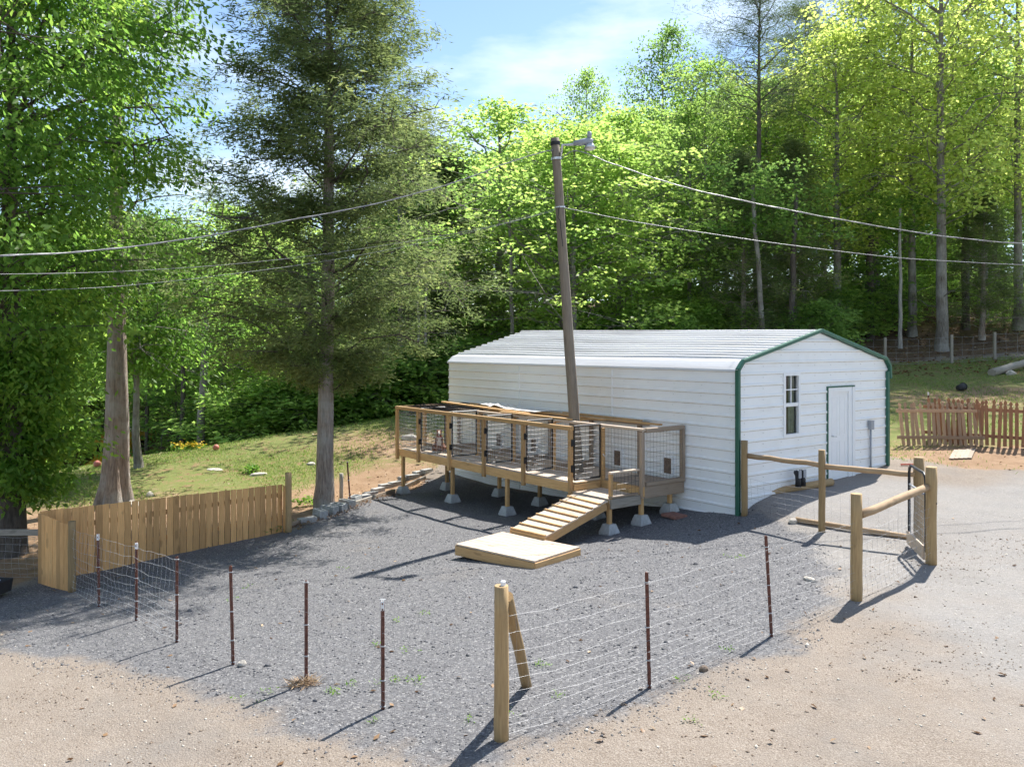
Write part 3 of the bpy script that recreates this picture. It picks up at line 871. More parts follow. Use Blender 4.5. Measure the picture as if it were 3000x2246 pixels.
# ------------------------------------------------------------------ the dog kennel
KD, KT = 0.54, 1.73                 # deck top, rail top
S1, S2 = 1.265, 2.11
TF = [9.92, 8.77, 7.25, 5.72, 4.18, 2.58]
TE = 1.337
ken = thing('dog_kennel', 'raised wooden dog kennel with wire mesh runs along the shed wall', 'kennel', B(5.6, 1.2, gz(*B(5.6, 1.2, 0).xy)))
def wire_panel(name, c0, c1, z0, z1, dv=.05, dh=.10, r=.0028, mat=M_GALV, parent=ken, wav=0.0):
    """welded wire between two upright edges c0(x,y) and c1(x,y)"""
    m = MB()
    a, b = Vector((c0[0], c0[1], 0)), Vector((c1[0], c1[1], 0))
    L = (b - a).length
    n = max(2, int(round(L / dv)))
    for i in range(n + 1):
        p = a.lerp(b, i / n)
        m.tube([p + Vector((0, 0, z0)), p + Vector((0, 0, z1))], r * .75, 3, False)
    k = max(2, int(round((z1 - z0) / dh)))
    for j in range(k + 1):
        z = z0 + (z1 - z0) * j / k
        m.tube([a + Vector((0, 0, z)), b + Vector((0, 0, z))], r, 3, False)
    return m.build(name, mat, parent)

# deck: sheets of decking across, rim boards, joists
t_edges = [9.90, 8.68, 7.46, 6.24, 5.02, 3.80, 2.58]
for a, b in zip(t_edges, t_edges[1:]):
    for sa, sb in ((.06, 1.06), (1.06, S2 - .03)):
        m = MB(); m.box((0, 0, 0), (a - b - .004, sb - sa - .004, .03))
        m.build('deck_sheet', W_DECK, ken, M=Matrix.Translation(B((a + b) / 2, (sa + sb) / 2, KD - .015)) @ MB_ROT.to_4x4(), local=True)
m = MB(); m.box((0, 0, 0), (1.21, S1 - .09, .03)); m.build('deck_sheet', W_WEATH, ken, M=Matrix.Translation(B(1.965, (S1 + .03) / 2, KD - .015)) @ MB_ROT.to_4x4(), local=True)
def rim(t0, s0, t1, s1, mat=W_NEW, h=.20, z=KD - .005, w=.04):
    return beam('rim_board', B(t0, s0, z - h / 2), B(t1, s1, z - h / 2), w, h, mat, ken)
rim(9.94, S2, 2.56, S2); rim(9.92, .05, 9.92, S2 - .02); rim(2.58, S1 + .02, 2.58, S2 - .02)
rim(TE - .02, S1, 2.56, S1, W_NEW); rim(TE, .05, TE, S1 - .02, W_WEATH, .24); rim(9.9, .06, TE + .02, .06, W_WEATH)
for t in np.arange(2.9, 9.8, .61): beam('joist', B(t, .08, KD - .13), B(t, S2 - .02, KD - .13), .04, .18, W_WEATH, ken)
# uprights
def post(t, s, z0, z1, mat=W_NEW, w=.088): return beam('post', B(t, s, z0), B(t, s, z1), w, w, mat, ken, up=tuple(U))
for i, t in enumerate(TF): post(t, S2 + .0 + .045, KD - .26 if i in (1, 3, 4) else KD - .30, KT - .085)
for t in TF[:-1]: post(t, S1, KD, KT - .085)
post(2.56, S1 - .02, KD - .02, KT - .085); post(TE + .04, S1, KD - .24, KT - .085, W_WEATH)
for t in (9.92, 8.77, 7.25, 5.72, 4.18, 2.58): post(t, .09, KD, KT - .09, W_WEATH)
post(TE, .085, KD, KT - .09, W_WEATH)
# rails
beam('top_rail', B(9.97, S2 + .045, KT - .045), B(2.53, S2 + .045, KT - .045), .09, .088, W_NEW, ken)
beam('top_rail', B(9.9, S1, KT - .03), B(TE - .02, S1, KT - .03), .09, .05, W_DECK, ken)
beam('top_rail', B(9.9, .09, KT - .05), B(2.3, .09, KT - .05), .06, .09, W_WEATH, ken)
beam('top_rail', B(9.92, .13, KT - .04), B(9.92, S2, KT - .04), .09, .07, W_NEW, ken)
beam('top_rail', B(TE, .05, KT - .045), B(TE, S1 - .05, KT - .045), .088, .09, W_WEATH, ken)
beam('bottom_rail', B(TE, .10, KD + .045), B(TE, S1 - .05, KD + .045), .088, .09, W_WEATH, ken)
for t in TF[1:-1]: beam('cross_rail', B(t, .13, KT - .05), B(t, S1 - .04, KT - .05), .04, .088, W_NEW, ken); beam('kick_board', B(t, .13, KD + .07), B(t, S1 - .04, KD + .07), .04, .14, W_WEATH, ken)
for a, b in zip(TF, TF[1:]): beam('kick_board', B(a - .05, S1 - .03, KD + .05), B(b + .8, S1 - .03, KD + .05), .04, .10, W_WEATH, ken)
# wire mesh
for i, (a, b) in enumerate(zip(TF, TF[1:])):
    wire_panel('wire_mesh', B(a - .05, S2 + .02, 0).xy, B(b + .05, S2 + .02, 0).xy, KD, KT - .09, .075, .10, .0026)
    wire_panel('wire_mesh', B(a - .05, S1 - .05, 0).xy, B(b + .05, S1 - .05, 0).xy, KD + .1, KT - .06, .15, .10, .0018, M_GALV)
for t in TF[:-1]: wire_panel('wire_mesh', B(t, .14, 0).xy, B(t, S1 - .06, 0).xy, KD + .14, KT - .1, .15, .10, .0018)
wire_panel('wire_mesh', B(9.92, S1, 0).xy, B(9.92, S2, 0).xy, KD, KT - .08)
wire_panel('wire_mesh', B(2.52, S1 + .05, 0).xy, B(TE + .08, S1 + .05, 0).xy, KD, KT - .06, .10, .10, .0028, M_BLACK)
wire_panel('wire_mesh', B(TE - .046, S1 - .05, 0).xy, B(TE - .046, .13, 0).xy, KD + .09, KT - .09, .10, .10, .0028, M_BLACK)
# black framed gates across the walkway
for t in TF[1:]:
    tt = t - .03
    g = MB()
    for a, b in (((S2 - .03, KD + .06), (S2 - .03, KT - .0)), ((S1 + .07, KD + .06), (S1 + .07, KT - .0)), ((S2 - .03, KD + .06), (S1 + .07, KD + .06)), ((S2 - .03, KT - .0), (S1 + .07, KT - .0))):
        g.tube([B(tt, a[0], a[1]), B(tt, b[0], b[1])], .019, 4)
    gate = g.build('walkway_gate', M_BLACK, ken)
    wire_panel('wire_mesh', B(tt, S2 - .05, 0).xy, B(tt, S1 + .09, 0).xy, KD + .08, KT - .02, .10, .10, .0024, M_BLACK, gate)
    for z in (KD + .30, KT - .35):
        hm = MB(); hm.box(B(tt - .012, S2 + .02, z), (.05, .10, .14), MB_ROT); hm.build('hinge', M_BLACK, gate)
# black diamond netting and loose lumber on top of the first runs
m = MB()
for i in range(-22, 32):
    for sg in (1, -1):
        pts = []
        for j in range(25):
            s = S2 * j / 24; t = 9.9 - i * .13 - sg * (s * .9)
            if 7.3 < t < 9.9: pts.append(B(t, s, KT + .012 + .02 * math.sin(t * 3) * math.sin(s * 4)))
        if len(pts) > 1: m.tube(pts, .005, 3, False)
m.build('black_netting', M_BLACK, ken)
for nm, a, b in (('loose_board', (9.35, 1.02, KT + .10), (5.2, 1.18, KT + .045)), ('loose_board', (8.75, .45, KT + .06), (4.2, .50, KT + .03)), ('loose_board', (6.9, .62, KT + .055), (3.0, .78, KT + .03)),
                 ('loose_board', (5.0, .25, KT + .04), (2.35, .28, KT + .03)), ('loose_board', (3.9, .55, KT + .02), (1.45, .62, KT + .03)), ('loose_board', (6.2, 1.30, KT + .03), (3.6, 1.24, KT + .02))):
    beam(nm, B(*a), B(*b), .088, .038, W_NEW, ken)
m = MB(); k = 16; rr = random.Random(3)
for i in range(k + 1):
    for j in range(6):
        m.v.append(tuple(B(7.9 - i * .17, .35 + j * .13 + .03 * rr.random(), KT + .06 + .10 * rr.random() * math.exp(-((i - 4) / 4) ** 2) + .02)))
m.f = [(i * 6 + j, i * 6 + j + 1, (i + 1) * 6 + j + 1, (i + 1) * 6 + j) for i in range(k) for j in range(5)]
m.build('crumpled_tarp', M_TARP, ken, smooth=True)
# legs on concrete piers
def pier(t, s, top, hgt=.20):
    p = B(t, s, 0); g = gz(p.x, p.y)
    m = MB(); a, b = .15, .095
    z0, z1 = g - .06, g + hgt
    def ring(r, z): return [tuple(p + (U * x + NV * y) * r + Vector((0, 0, z))) for x, y in ((-1, -1), (1, -1), (1, 1), (-1, 1))]
    m.add(ring(a, z0) + ring(a, g + .03) + ring(b, z1), [(3, 2, 1, 0), (0, 1, 5, 4), (1, 2, 6, 5), (2, 3, 7, 6), (3, 0, 4, 7), (4, 5, 9, 8), (5, 6, 10, 9), (6, 7, 11, 10), (7, 4, 8, 11), (8, 9, 10, 11)])
    lg = beam('leg', B(t, s, z1 - .03), B(t, s, top), .088, .088, W_NEW, ken, up=tuple(U))
    m.build('concrete_pier', M_CONC, lg)
for t, s in ((9.72, S2 - .03), (7.25, S2 - .06), (4.92, S2 - .06), (9.15, 1.0), (7.0, .75), (5.2, .85), (2.75, 1.25), (1.45, S1 - .05), (1.5, .30)):
    pier(t, s, KD - .05)

# landing, ramp and its low platform
LZ = KD - .17
m = MB()
for i in range(6):
    s0 = S1 + .05 + i * .137
    beam('landing_board', B(1.42, s0 + .068, LZ - .015), B(2.55, s0 + .068, LZ - .015), .132, .03, W_DECK, ken)
rim(1.40, S1 + .02, 1.40, S2 + .02, W_GREY, .19, LZ - .005); rim(1.42, S2, 2.55, S2, W_DECK, .06, LZ - .032)
beam('riser', B(2.53, S1 + .10, KD - .10), B(2.53, S2, KD - .10), .03, .14, W_NEW, ken)
beam('rail_post', B(1.44, S2 - .02, LZ - .2), B(1.44, S2 - .02, LZ + .50), .07, .07, W_NEW, ken, up=tuple(U))
beam('rail_cap', B(1.42, S2 + .03, LZ + .515), B(1.42, S1 + .06, LZ + .515), .09, .038, W_DECK, ken)
beam('rail_plate', B(1.42, S2 + .03, LZ + .03), B(1.42, S1 + .1, LZ + .03), .088, .038, W_WEATH, ken)
wire_panel('wire_mesh', B(1.42, S2 - .06, 0).xy, B(1.42, S1 + .05, 0).xy, LZ + .05, LZ + .5, .10, .10, .0028, M_BLACK)
pier(1.48, S2 - .02, LZ - .02)
ramp_t = thing('wooden_ramp', 'sloping wooden dog ramp with cross cleats beside the kennel gate', 'ramp', (1.0, 16.2, gz(1.0, 16.2)))
LT = gz(.2, 14.4) + .175
rA, rB = Vector((1.30, 17.22, LZ - .01)), Vector((1.87, 16.33, LZ - .01))
rC, rD = Vector((-.03, 15.66, LT + .075)), Vector((.60, 15.02, LT + .075))
nb = 8
for i in range(nb):
    f0, f1 = i / nb, (i + 1) / nb - .008
    l0, l1 = rA.lerp(rC, f0), rA.lerp(rC, f1); q0, q1 = rB.lerp(rD, f0), rB.lerp(rD, f1)
    a, b = (l0 + l1) / 2, (q0 + q1) / 2
    nrm = (rC - rA).cross(rB - rA).normalized(); nrm = nrm if nrm.z > 0 else -nrm
    beam('ramp_board', a - nrm * .013, b - nrm * .013, (l1 - l0).length * .99, .026, W_DECK, ramp_t, up=tuple(nrm))
    if i > 0 or True: beam('cleat', l1 + nrm * .014, q1 + nrm * .014, .035, .028, W_NEW, ramp_t, up=tuple(nrm))
dn = Vector((0, 0, -.11))
for a, b in ((rA, rC), (rB, rD)):
    inn = ((rB - rA).normalized() if a is rA else (rA - rB).normalized()) * .03
    beam('stringer', a + dn + inn, b + Vector((0, 0, -.095)) + inn, .04, .15, W_NEW, ramp_t, up=tuple(nrm))
beam('end_board', rC + Vector((0, 0, -.055)), rD + Vector((0, 0, -.055)), .03, .10, W_NEW, ramp_t)
plat = thing('low_platform', 'low square wooden platform on the gravel at the foot of the ramp', 'platform', (.2, 14.5, gz(.2, 14.5)))
pL, pN, pR = Vector((-1.0, 14.74, LT)), Vector((.37, 13.56, LT)), Vector((1.19, 14.52, LT))
pF = pL + (pR - pN)
ex, ey = (pN - pL), (pR - pN)
npb = 8
for i in range(npb):
    a = pL + ey * ((i + .5) / npb); b = pN + ey * ((i + .5) / npb)
    beam('platform_board', a, b, ey.length / npb - .004, .03, W_DECK, plat)
for a, b in ((pL, pN), (pN, pR), (pR, pF), (pF, pL)):
    beam('side_board', a + Vector((0, 0, -.10)), b + Vector((0, 0, -.10)), .038, .16, W_NEW, plat)
# small things round the kennel
tp = B(1.15, .55, 0); tp.z = gz(tp.x, tp.y) + .035
pv = thing('paver', 'square reddish paver lying by the kennel leg at the shed wall', 'paver', tp)
m = MB(); m.box((0, 0, 0), (.42, .34, .06)); m.build('slab', M_BRICKRED, pv, M=Matrix.Translation(tp) @ MB_ROT.to_4x4() @ Matrix.Rotation(.1, 4, 'Z'), local=True)
m = MB(); gq0, gq1 = B(2.50, S1 + .03, KD + .55), B(2.50, S1 - .12, KD + .58)
m.tube([gq0 + Vector((0, 0, -.07)) * math.sin(math.pi * i / 8) + (gq1 - gq0) * (i / 8) for i in range(9)], .012, 6)
ch = m.build('gate_chain', M_ROPE); tag(ch, 'short white chain closing the kennel end gate', 'chain')

# ------------------------------------------------------------------ fences round the yard
def ztop(G, Ytop): return EYE - (Ytop - HOR) / FPX * G.y
HW = [0.03, 0.105, 0.185, 0.28, 0.38, 0.49, 0.61, 0.75, 0.905, 1.06]

def field_wire(parent, A, Bp, seed, hts=HW, dv=.15, r=.0026, sag=.02, name='field_wire', mat=None):
    """woven field fence between two posts, slightly slack"""
    rr = random.Random(seed)
    A, Bp = Vector(A), Vector(Bp)
    L = (Bp - A).length; n = max(3, int(L / dv))
    ph = [rr.uniform(0, 6) for _ in hts]
    side = (Bp - A).cross(Vector((0, 0, 1))).normalized()
    def pt(i, j):
        f = i / n; p = A.lerp(Bp, f)
        g = gz(p.x, p.y)
        lift = sag * math.sin(math.pi * f)
        w = .010 * math.sin(f * L * 4.2 + ph[j]) + .006 * math.sin(f * L * 11 + ph[j] * 2)
        return Vector((p.x, p.y, (1 - f) * A.z + f * Bp.z + hts[j] - lift * (.4 + .6 * hts[j]) + w)) + side * .02 * math.sin(f * L * 2.3 + j)
    grid = [[pt(i, j) for j in range(len(hts))] for i in range(n + 1)]
    m = MB()
    for j in range(len(hts)): m.tube([grid[i][j] for i in range(n + 1)], r, 3, False)
    for i in range(n + 1): m.tube(grid[i], r * .7, 3, False)
    return m.build(name, mat or M_FWIRE, parent)

def t_post(parent, G, top, lean=(0, 0), cap=False):
    H = top - G.z + .05
    m = MB()
    b = Vector((G.x, G.y, G.z - .05)); t = Vector((G.x + lean[0], G.y + lean[1], top))
    ax = (t - b).normalized()
    m.box((0, 0, H / 2), (.036, .007, H)); m.box((0, .021, H / 2), (.007, .036, H))
    k = int(H / .055)
    for i in range(k): m.box((0, -.007, .08 + i * .055), (.014, .010, .016))
    M = Matrix.Translation(b) @ Vector((0, 0, 1)).rotation_difference(ax).to_matrix().to_4x4()
    o = m.build('t_post', M_RUST, parent, M=M, local=True)
    cl = MB()
    for hgt in HW[::3]:
        if hgt < H: cl.box((0, -.002, hgt + .05), (.056, .018, .010))
    cl.build('wire_clip', M_GALV, o, M=M, local=True)
    if cap:
        c = MB(); c.box((0, .008, H - .045), (.030, .034, .09)); c.build('white_cap', M_VINYL, o, M=M, local=True)
    return o

wf = thing('wire_fence', 'long woven wire fence on rusty steel posts across the front of the gravel yard', 'fence', gpt(1470, 2165))
left_posts = [(290, 1776, 1565, 1), (399, 1817, 1590, 1), (518, 1881, 1630, 0), (683, 1946, 1659, 0), (897, 1998, 1705, 0), (1122, 2077, 1760, 1)]
lp_base = gpt(211, 1732)
pole('wooden_post', lp_base - Vector((0, 0, .1)), Vector((lp_base.x, lp_base.y, ztop(lp_base, 1526))), .062, W_POST, wf, 1, .97, .003)
chain = [lp_base]
for i, (X, Y, Yt, cap) in enumerate(left_posts):
    G = gpt(X, Y); chain.append(G)
    t_post(wf, G, ztop(G, Yt), ((-.02, 0), (0, 0), (0, 0), (-.03, 0), (0, 0), (-.004, 0))[i], cap)
cp = gpt(1469, 2165); chain.append(cp)
pole('corner_post', cp - Vector((0, 0, .1)), Vector((cp.x, cp.y, ztop(cp, 1714))), .063, W_POST, wf, 2, 1.0, .003)
m = MB(); m.tube([Vector((cp.x + .015, cp.y, ztop(cp, 1714))), Vector((cp.x + .015, cp.y, ztop(cp, 1702))), Vector((cp.x + .015, cp.y, ztop(cp, 1699)))], [.024, .024, .012], 10); m.build('white_post_cap', M_VINYL, wf)
br = gpt(1546, 2004)
pole('brace', Vector((cp.x + .05, cp.y + .05, ztop(cp, 1752))), br - Vector((0, 0, .05)), .052, W_POST, wf, 3, 1.0, .003)
for X, Y, Yt, ln in ((1903, 2015, 1676, (-.03, 0)), (2261, 1864, 1569, (-.07, 0))):
    G = gpt(X, Y); chain.append(G); t_post(wf, G, ztop(G, Yt), ln)
rp = gpt(2509, 1757); chain.append(rp)
pole('wooden_post', rp - Vector((0, 0, .1)), Vector((rp.x, rp.y, ztop(rp, 1445))), .076, W_POST, wf, 4, .98, .003)
gf = gpt(2728, 1652); gb = gpt(2692, 1592)
pole('gate_post', gf - Vector((0, 0, .1)), Vector((gf.x, gf.y, ztop(gf, 1367))), .082, W_POST, wf, 5, 1.0, .003)
pole('wooden_rail', Vector((rp.x + .05, rp.y, ztop(rp, 1508))), Vector((gf.x - .05, gf.y, ztop(gf, 1426))), .058, W_RAIL, wf, 6, .95, .010)
for i, (a, b) in enumerate(zip(chain, chain[1:])): field_wire(wf, a, b, i, r=.0018 if i < 3 else (.0011 if i < 7 else .0014), mat=M_GALV if i < 3 else M_FWIRE)
field_wire(wf, rp, gf, 31, HW[:-1], r=.0018)

rf = thing('rail_fence', 'round post and rail fence running from the shed corner to the gate', 'fence', gpt(2408, 1557))
r0, r1 = gpt(2181, 1509), gpt(2408, 1557)
pole('post', r0 - Vector((0, 0, .1)), Vector((r0.x, r0.y, ztop(r0, 1290))), .068, W_POST, rf, 7, .97, .003)
pole('post', r1 - Vector((0, 0, .1)), Vector((r1.x, r1.y, ztop(r1, 1317))), .064, W_POST, rf, 8, .97, .003)
pole('post', gb - Vector((0, 0, .1)), Vector((gb.x, gb.y, ztop(gb, 1339))), .085, W_POST, rf, 9, 1.0, .003)
pole('rail', Vector((r0.x + .05, r0.y, ztop(r0, 1334))), Vector((r1.x - .03, r1.y, ztop(r1, 1361))), .05, W_RAIL, rf, 10, .95, .012)
pole('rail', Vector((r1.x + .04, r1.y, ztop(r1, 1366))), Vector((gb.x - .06, gb.y, ztop(gb, 1390))), .052, W_RAIL, rf, 11, .9, .010)
field_wire(rf, r0, r1, 41, HW[:8], r=.0018); field_wire(rf, r1, gb, 42, HW[:8], r=.0016)

gate = thing('metal_gate', 'narrow black tube gate with a wooden kick board at the right end of the yard', 'gate', gf.lerp(gb, .5))
ga, gc = Vector((6.53, 13.06, 0)), Vector((6.79, 14.15, 0))
zb_, zt_ = max(gf.z, gb.z) + .16, ztop(gf, 1392)
def gp(f, z): return ga.lerp(gc, f) + Vector((0, 0, z))
m = MB()
loop = [gp(0, zb_), gp(0, (zb_ + zt_) / 2), gp(0, zt_ - .14), gp(.03, zt_ - .05), gp(.12, zt_), gp(.88, zt_), gp(.97, zt_ - .05), gp(1, zt_ - .14), gp(1, (zb_ + zt_) / 2), gp(1, zb_), gp(0.5, zb_), gp(0, zb_)]
m.tube(loop, .024, 8); m.build('frame', M_BLACK, gate, smooth=True)
m = MB(); m.tube([gp(0, zt_ - .33), gp(1, zt_ - .33)], .018, 8); m.build('cross_bar', M_GREY, gate, smooth=True)
wire_panel('wire_mesh', gp(.02, 0).xy, gp(.98, 0).xy, zb_, zt_ - .34, .05, .10, .002, M_GALV, gate)
beam('kick_board', gp(.0, zb_ - .02) + Vector((-.03, 0, 0)), gp(1, zb_ - .02) + Vector((-.03, 0, 0)), .03, .22, W_DECK, gate)
m = MB(); m.tube([gp(0.0, zt_ - .40), gp(0, zt_ - .40) + Vector((.05, -.06, -.02)), Vector((gf.x + .05, gf.y - .085, zt_ - .43)), Vector((gf.x + .09, gf.y, zt_ - .42))], .008, 6); m.build('latch_chain', M_BLACK, gate)

for nm, lab, P0, P1, r, mat in (
        ('fallen_rail', 'thin peeled pole lying on the gravel under the rail fence', (2332, 1528), (2667, 1580), .05, W_RAIL),
        ('log', 'round treated log lying along the foot of the shed gable', (2228, 1458), (2436, 1421), .085, W_POST)):
    a, b = gpt(*P0), gpt(*P1)
    o = pole(nm, a + Vector((0, 0, r * .9)), b + Vector((0, 0, r * .9)), r, mat, None, 21, .96, .004)
    tag(o, lab, 'log')
def boulder(name, label, cat, P, size, mat, seed, group=None, squash=.6, sink=.25):
    rr = random.Random(seed)
    import bmesh
    bm = bmesh.new(); bmesh.ops.create_icosphere(bm, subdivisions=2, radius=1)
    for v in bm.verts:
        k = 1 + .22 * math.sin(v.co.x * 2.3 + seed) * math.cos(v.co.y * 2.9 + seed * 2) + .12 * rr.uniform(-1, 1)
        v.co = Vector((v.co.x * size[0] * k, v.co.y * size[1] * k, v.co.z * size[2] * k))
    me = bpy.data.meshes.new(name); bm.to_mesh(me); bm.free(); me.materials.append(mat)
    o = bpy.data.objects.new(name, me)
    place(o, Matrix.Translation(Vector(P) + Vector((0, 0, size[2] * (1 - 2 * sink) * .5))) @ Matrix.Rotation(rr.uniform(0, 6), 4, 'Z'))
    return tag(o, label, cat, group)
boulder('stone', 'pale stone at the end of the pole lying under the rail fence', 'stone', gpt(2322, 1530), (.10, .08, .07), M_PALESTONE, 1)
boulder('stone', 'flat white stone on the gravel beside the right wire fence', 'stone', gpt(2372, 1700), (.11, .06, .045), M_PALESTONE, 2)
boulder('ball', 'small white ball at the foot of a rusty fence post', 'ball', gpt(708, 1950), (.045, .045, .045), M_PALESTONE, 3, sink=0)
boulder('dirt_clump', 'dark round clod on the gravel near the right fence wire', 'clod', gpt(2062, 1962), (.055, .05, .04), M_CLOD, 4)

# board fence on the left
A_, B_ = Vector((-8.32, 14.57, 0)), Vector((-4.95, 17.85, 0))
pf = thing('board_fence', 'tan upright board fence along the left side of the gravel yard', 'fence', (A_.x, A_.y, gz(A_.x, A_.y)))
nbd = 36
dirAB = (B_ - A_).normalized()
sideAB = Vector((dirAB.y, -dirAB.x, 0))
rr = random.Random(5)
def fence_boards(a, b, n, za, zb, gap, name='fence_board', th=.017, both=.0):
    d = (b - a).normalized(); L = (b - a).length; w = L / n
    nrm = Vector((d.y, -d.x, 0))
    for i in range(n):
        p = a + d * (w * (i + .5))
        f = (i + .5) / n
        g = gz(p.x, p.y) - .03
        t = za + (zb - za) * f + rr.uniform(-.004, .004)
        wd = round(w - gap * rr.uniform(.3, 2.4), 3)
        ln = rr.uniform(-.005, .005)
        beam(name, Vector((p.x, p.y, g)) + nrm * rr.uniform(-.004, .004), Vector((p.x, p.y, t)) + d * ln + nrm * rr.uniform(-.006, .006), wd, th, W_FENCE, pf, up=tuple(nrm))
fence_boards(A_, B_, nbd, .50, .43, .008)
for z in (-.35, .15):
    beam('stringer', A_ - sideAB * .045 + Vector((0, 0, z)), B_ - sideAB * .045 + Vector((0, 0, z + .06)), .04, .088, W_FENCE, pf)
nl = Vector((lp_base.x - .10, lp_base.y + .06, 0))
fence_boards(A_ + Vector((.0, -.03, 0)), nl, 8, .488, .385, .003)
pb_ = gpt(845, 1558)
pole('fence_post', pb_ - Vector((0, 0, .1)), Vector((pb_.x, pb_.y, ztop(pb_, 1384))), .07, W_POST, pf, 12, 1, .003)
fence_boards(B_ + Vector((.03, -.01, 0)), Vector((pb_.x - .07, pb_.y - .02, 0)), 3, .42, .38, .05)
beam('stringer', B_ + Vector((.02, .04, .36)), Vector((pb_.x - .05, pb_.y + .03, .34)), .04, .06, W_FENCE, pf)

lf = thing('old_rail_fence', 'weathered grey rail and wire running off left of the board fence', 'fence', (-9.4, 14.9, gz(-9.4, 14.9)))
beam('rail', Vector((-8.36, 14.72, .10)), Vector((-11.4, 15.5, -.08)), .045, .11, W_GREY, lf)
field_wire(lf, Vector((-8.36, 14.70, gz(-8.36, 14.7))), Vector((-11.4, 15.45, gz(-11.4, 15.45))), 51, HW[:8])
beam('post', Vector((-11.4, 15.5, gz(-11.4, 15.5) - .1)), Vector((-11.4, 15.5, .2)), .09, .09, W_GREY, lf, up=(0, 1, 0))

tg = gz(-8.9, 13.75)
tr_ = thing('feed_trough', 'dark metal trough on grey legs at the left end of the board fence', 'trough', (-9.1, 13.75, tg))
m = MB()
t0, t1 = Vector((-9.9, 13.95, 0)), Vector((-8.40, 13.70, 0))
d_ = (t1 - t0).normalized(); n_ = Vector((-d_.y, d_.x, 0))
prof = [(-.19, .30), (-.15, .10), (.15, .10), (.19, .30), (.165, .30), (.13, .125), (-.13, .125), (-.165, .30)]
for q in (t0, t1): m.v += [tuple(q + n_ * a + Vector((0, 0, tg + z))) for a, z in prof]
m.f = [(i, (i + 1) % 8, (i + 1) % 8 + 8, i + 8) for i in range(8)] + [(0, 1, 2, 3, 4, 5, 6, 7)[::-1], tuple(range(8, 16))]
for q in (t0 + d_ * .01, t1 - d_ * .01): m.add([tuple(q + n_ * a + Vector((0, 0, tg + z))) for a, z in ((-.16, .29), (-.13, .11), (.13, .11), (.16, .29))], [(0, 1, 2, 3)])
m.build('basin', M_RUBBER, tr_)
for f in (.12, .85):
    for sd in (-.17, .17):
        p = t0.lerp(t1, f) + n_ * sd
        m = MB(); m.tube([p + Vector((0, 0, gz(p.x, p.y) - .03)), p + Vector((0, 0, tg + .27))], .02, 8); m.build('leg', M_ALU, tr_, smooth=True)
m = MB(); m.tube([t0 + n_ * -.19 + Vector((0, 0, tg + .305)), t1 + n_ * -.19 + Vector((0, 0, tg + .305))], .016, 6); m.build('rim', M_GREY, tr_)

# timber edging, cinder blocks and posts between yard and lawn
edge_px = [(848, 1546), (900, 1527), (955, 1508), (1030, 1483), (1100, 1459), (1166, 1438), (1246, 1402)]
edge = [gpt(*p) for p in edge_px]
for i, (a, b) in enumerate(zip(edge, edge[1:])):
    o = beam('edging_timber', a + Vector((0, 0, .03)), b + Vector((0, 0, .03)), .05, .13, W_GREY if i % 2 else W_WEATH)
    tag(o, 'weathered board on edge in the line holding back the lawn', 'timber', 'edging boards between gravel and lawn')
def hollow_block():
    m = MB()
    L_, W_, H_ = .40, .20, .20
    xs = [-L_ / 2, -L_ / 2 + .035, -.018, .018, L_ / 2 - .035, L_ / 2]; ys = [-W_ / 2, -W_ / 2 + .035, W_ / 2 - .035, W_ / 2]
    for z in (0, H_):
        for y in ys:
            for x in xs: m.v.append((x, y, z))
    def vi(i, j, k): return k * 24 + j * 6 + i
    for i in range(5):
        for j in range(3):
            if j == 1 and i in (1, 3):
                for (a, b) in (((i, j), (i + 1, j)), ((i + 1, j), (i + 1, j + 1)), ((i + 1, j + 1), (i, j + 1)), ((i, j + 1), (i, j))):
                    m.f.append((vi(*b, 0), vi(*a, 0), vi(*a, 1), vi(*b, 1)))
                continue
            m.f.append((vi(i, j, 1), vi(i + 1, j, 1), vi(i + 1, j + 1, 1), vi(i, j + 1, 1)))
            m.f.append((vi(i, j + 1, 0), vi(i + 1, j + 1, 0), vi(i + 1, j, 0), vi(i, j, 0)))
    for i in range(5):
        m.f.append((vi(i, 0, 0), vi(i + 1, 0, 0), vi(i + 1, 0, 1), vi(i, 0, 1))); m.f.append((vi(i + 1, 3, 0), vi(i, 3, 0), vi(i, 3, 1), vi(i + 1, 3, 1)))
    for j in range(3):
        m.f.append((vi(0, j + 1, 0), vi(0, j, 0), vi(0, j, 1), vi(0, j + 1, 1))); m.f.append((vi(5, j, 0), vi(5, j + 1, 0), vi(5, j + 1, 1), vi(5, j, 1)))
    return m.mesh('cinder_block', M_BLOCK)
hb = hollow_block()
edir = (edge[-1] - edge[0]); edir.z = 0; eang = math.atan2(edir.y, edir.x)
for i, (X, Y) in enumerate(((937, 1515), (965, 1503), (992, 1496), (1016, 1485), (1040, 1473))):
    p = gpt(X, Y)
    o = bpy.data.objects.new('cinder_block', hb)
    place(o, Matrix.Translation(p + Vector((0, 0, -.02))) @ Matrix.Rotation(eang + 1.3 + (-.3, .12, .1, -.05, -1.2)[i], 4, 'Z') @ Matrix.Rotation((.1, .05, -.08, .06, 0)[i], 4, 'X'))
    tag(o, 'hollow grey cinder block in the row beside the cedar trunk', 'cinder block', 'hollow blocks beside the cedar')
bmk = MB(); bmk.box((0, 0, .07), (.40, .19, .14)); sbm = bmk.mesh('paving_block', plain('pale_block', (0.36, 0.35, 0.33), .95, 0, .2, 9, .3))
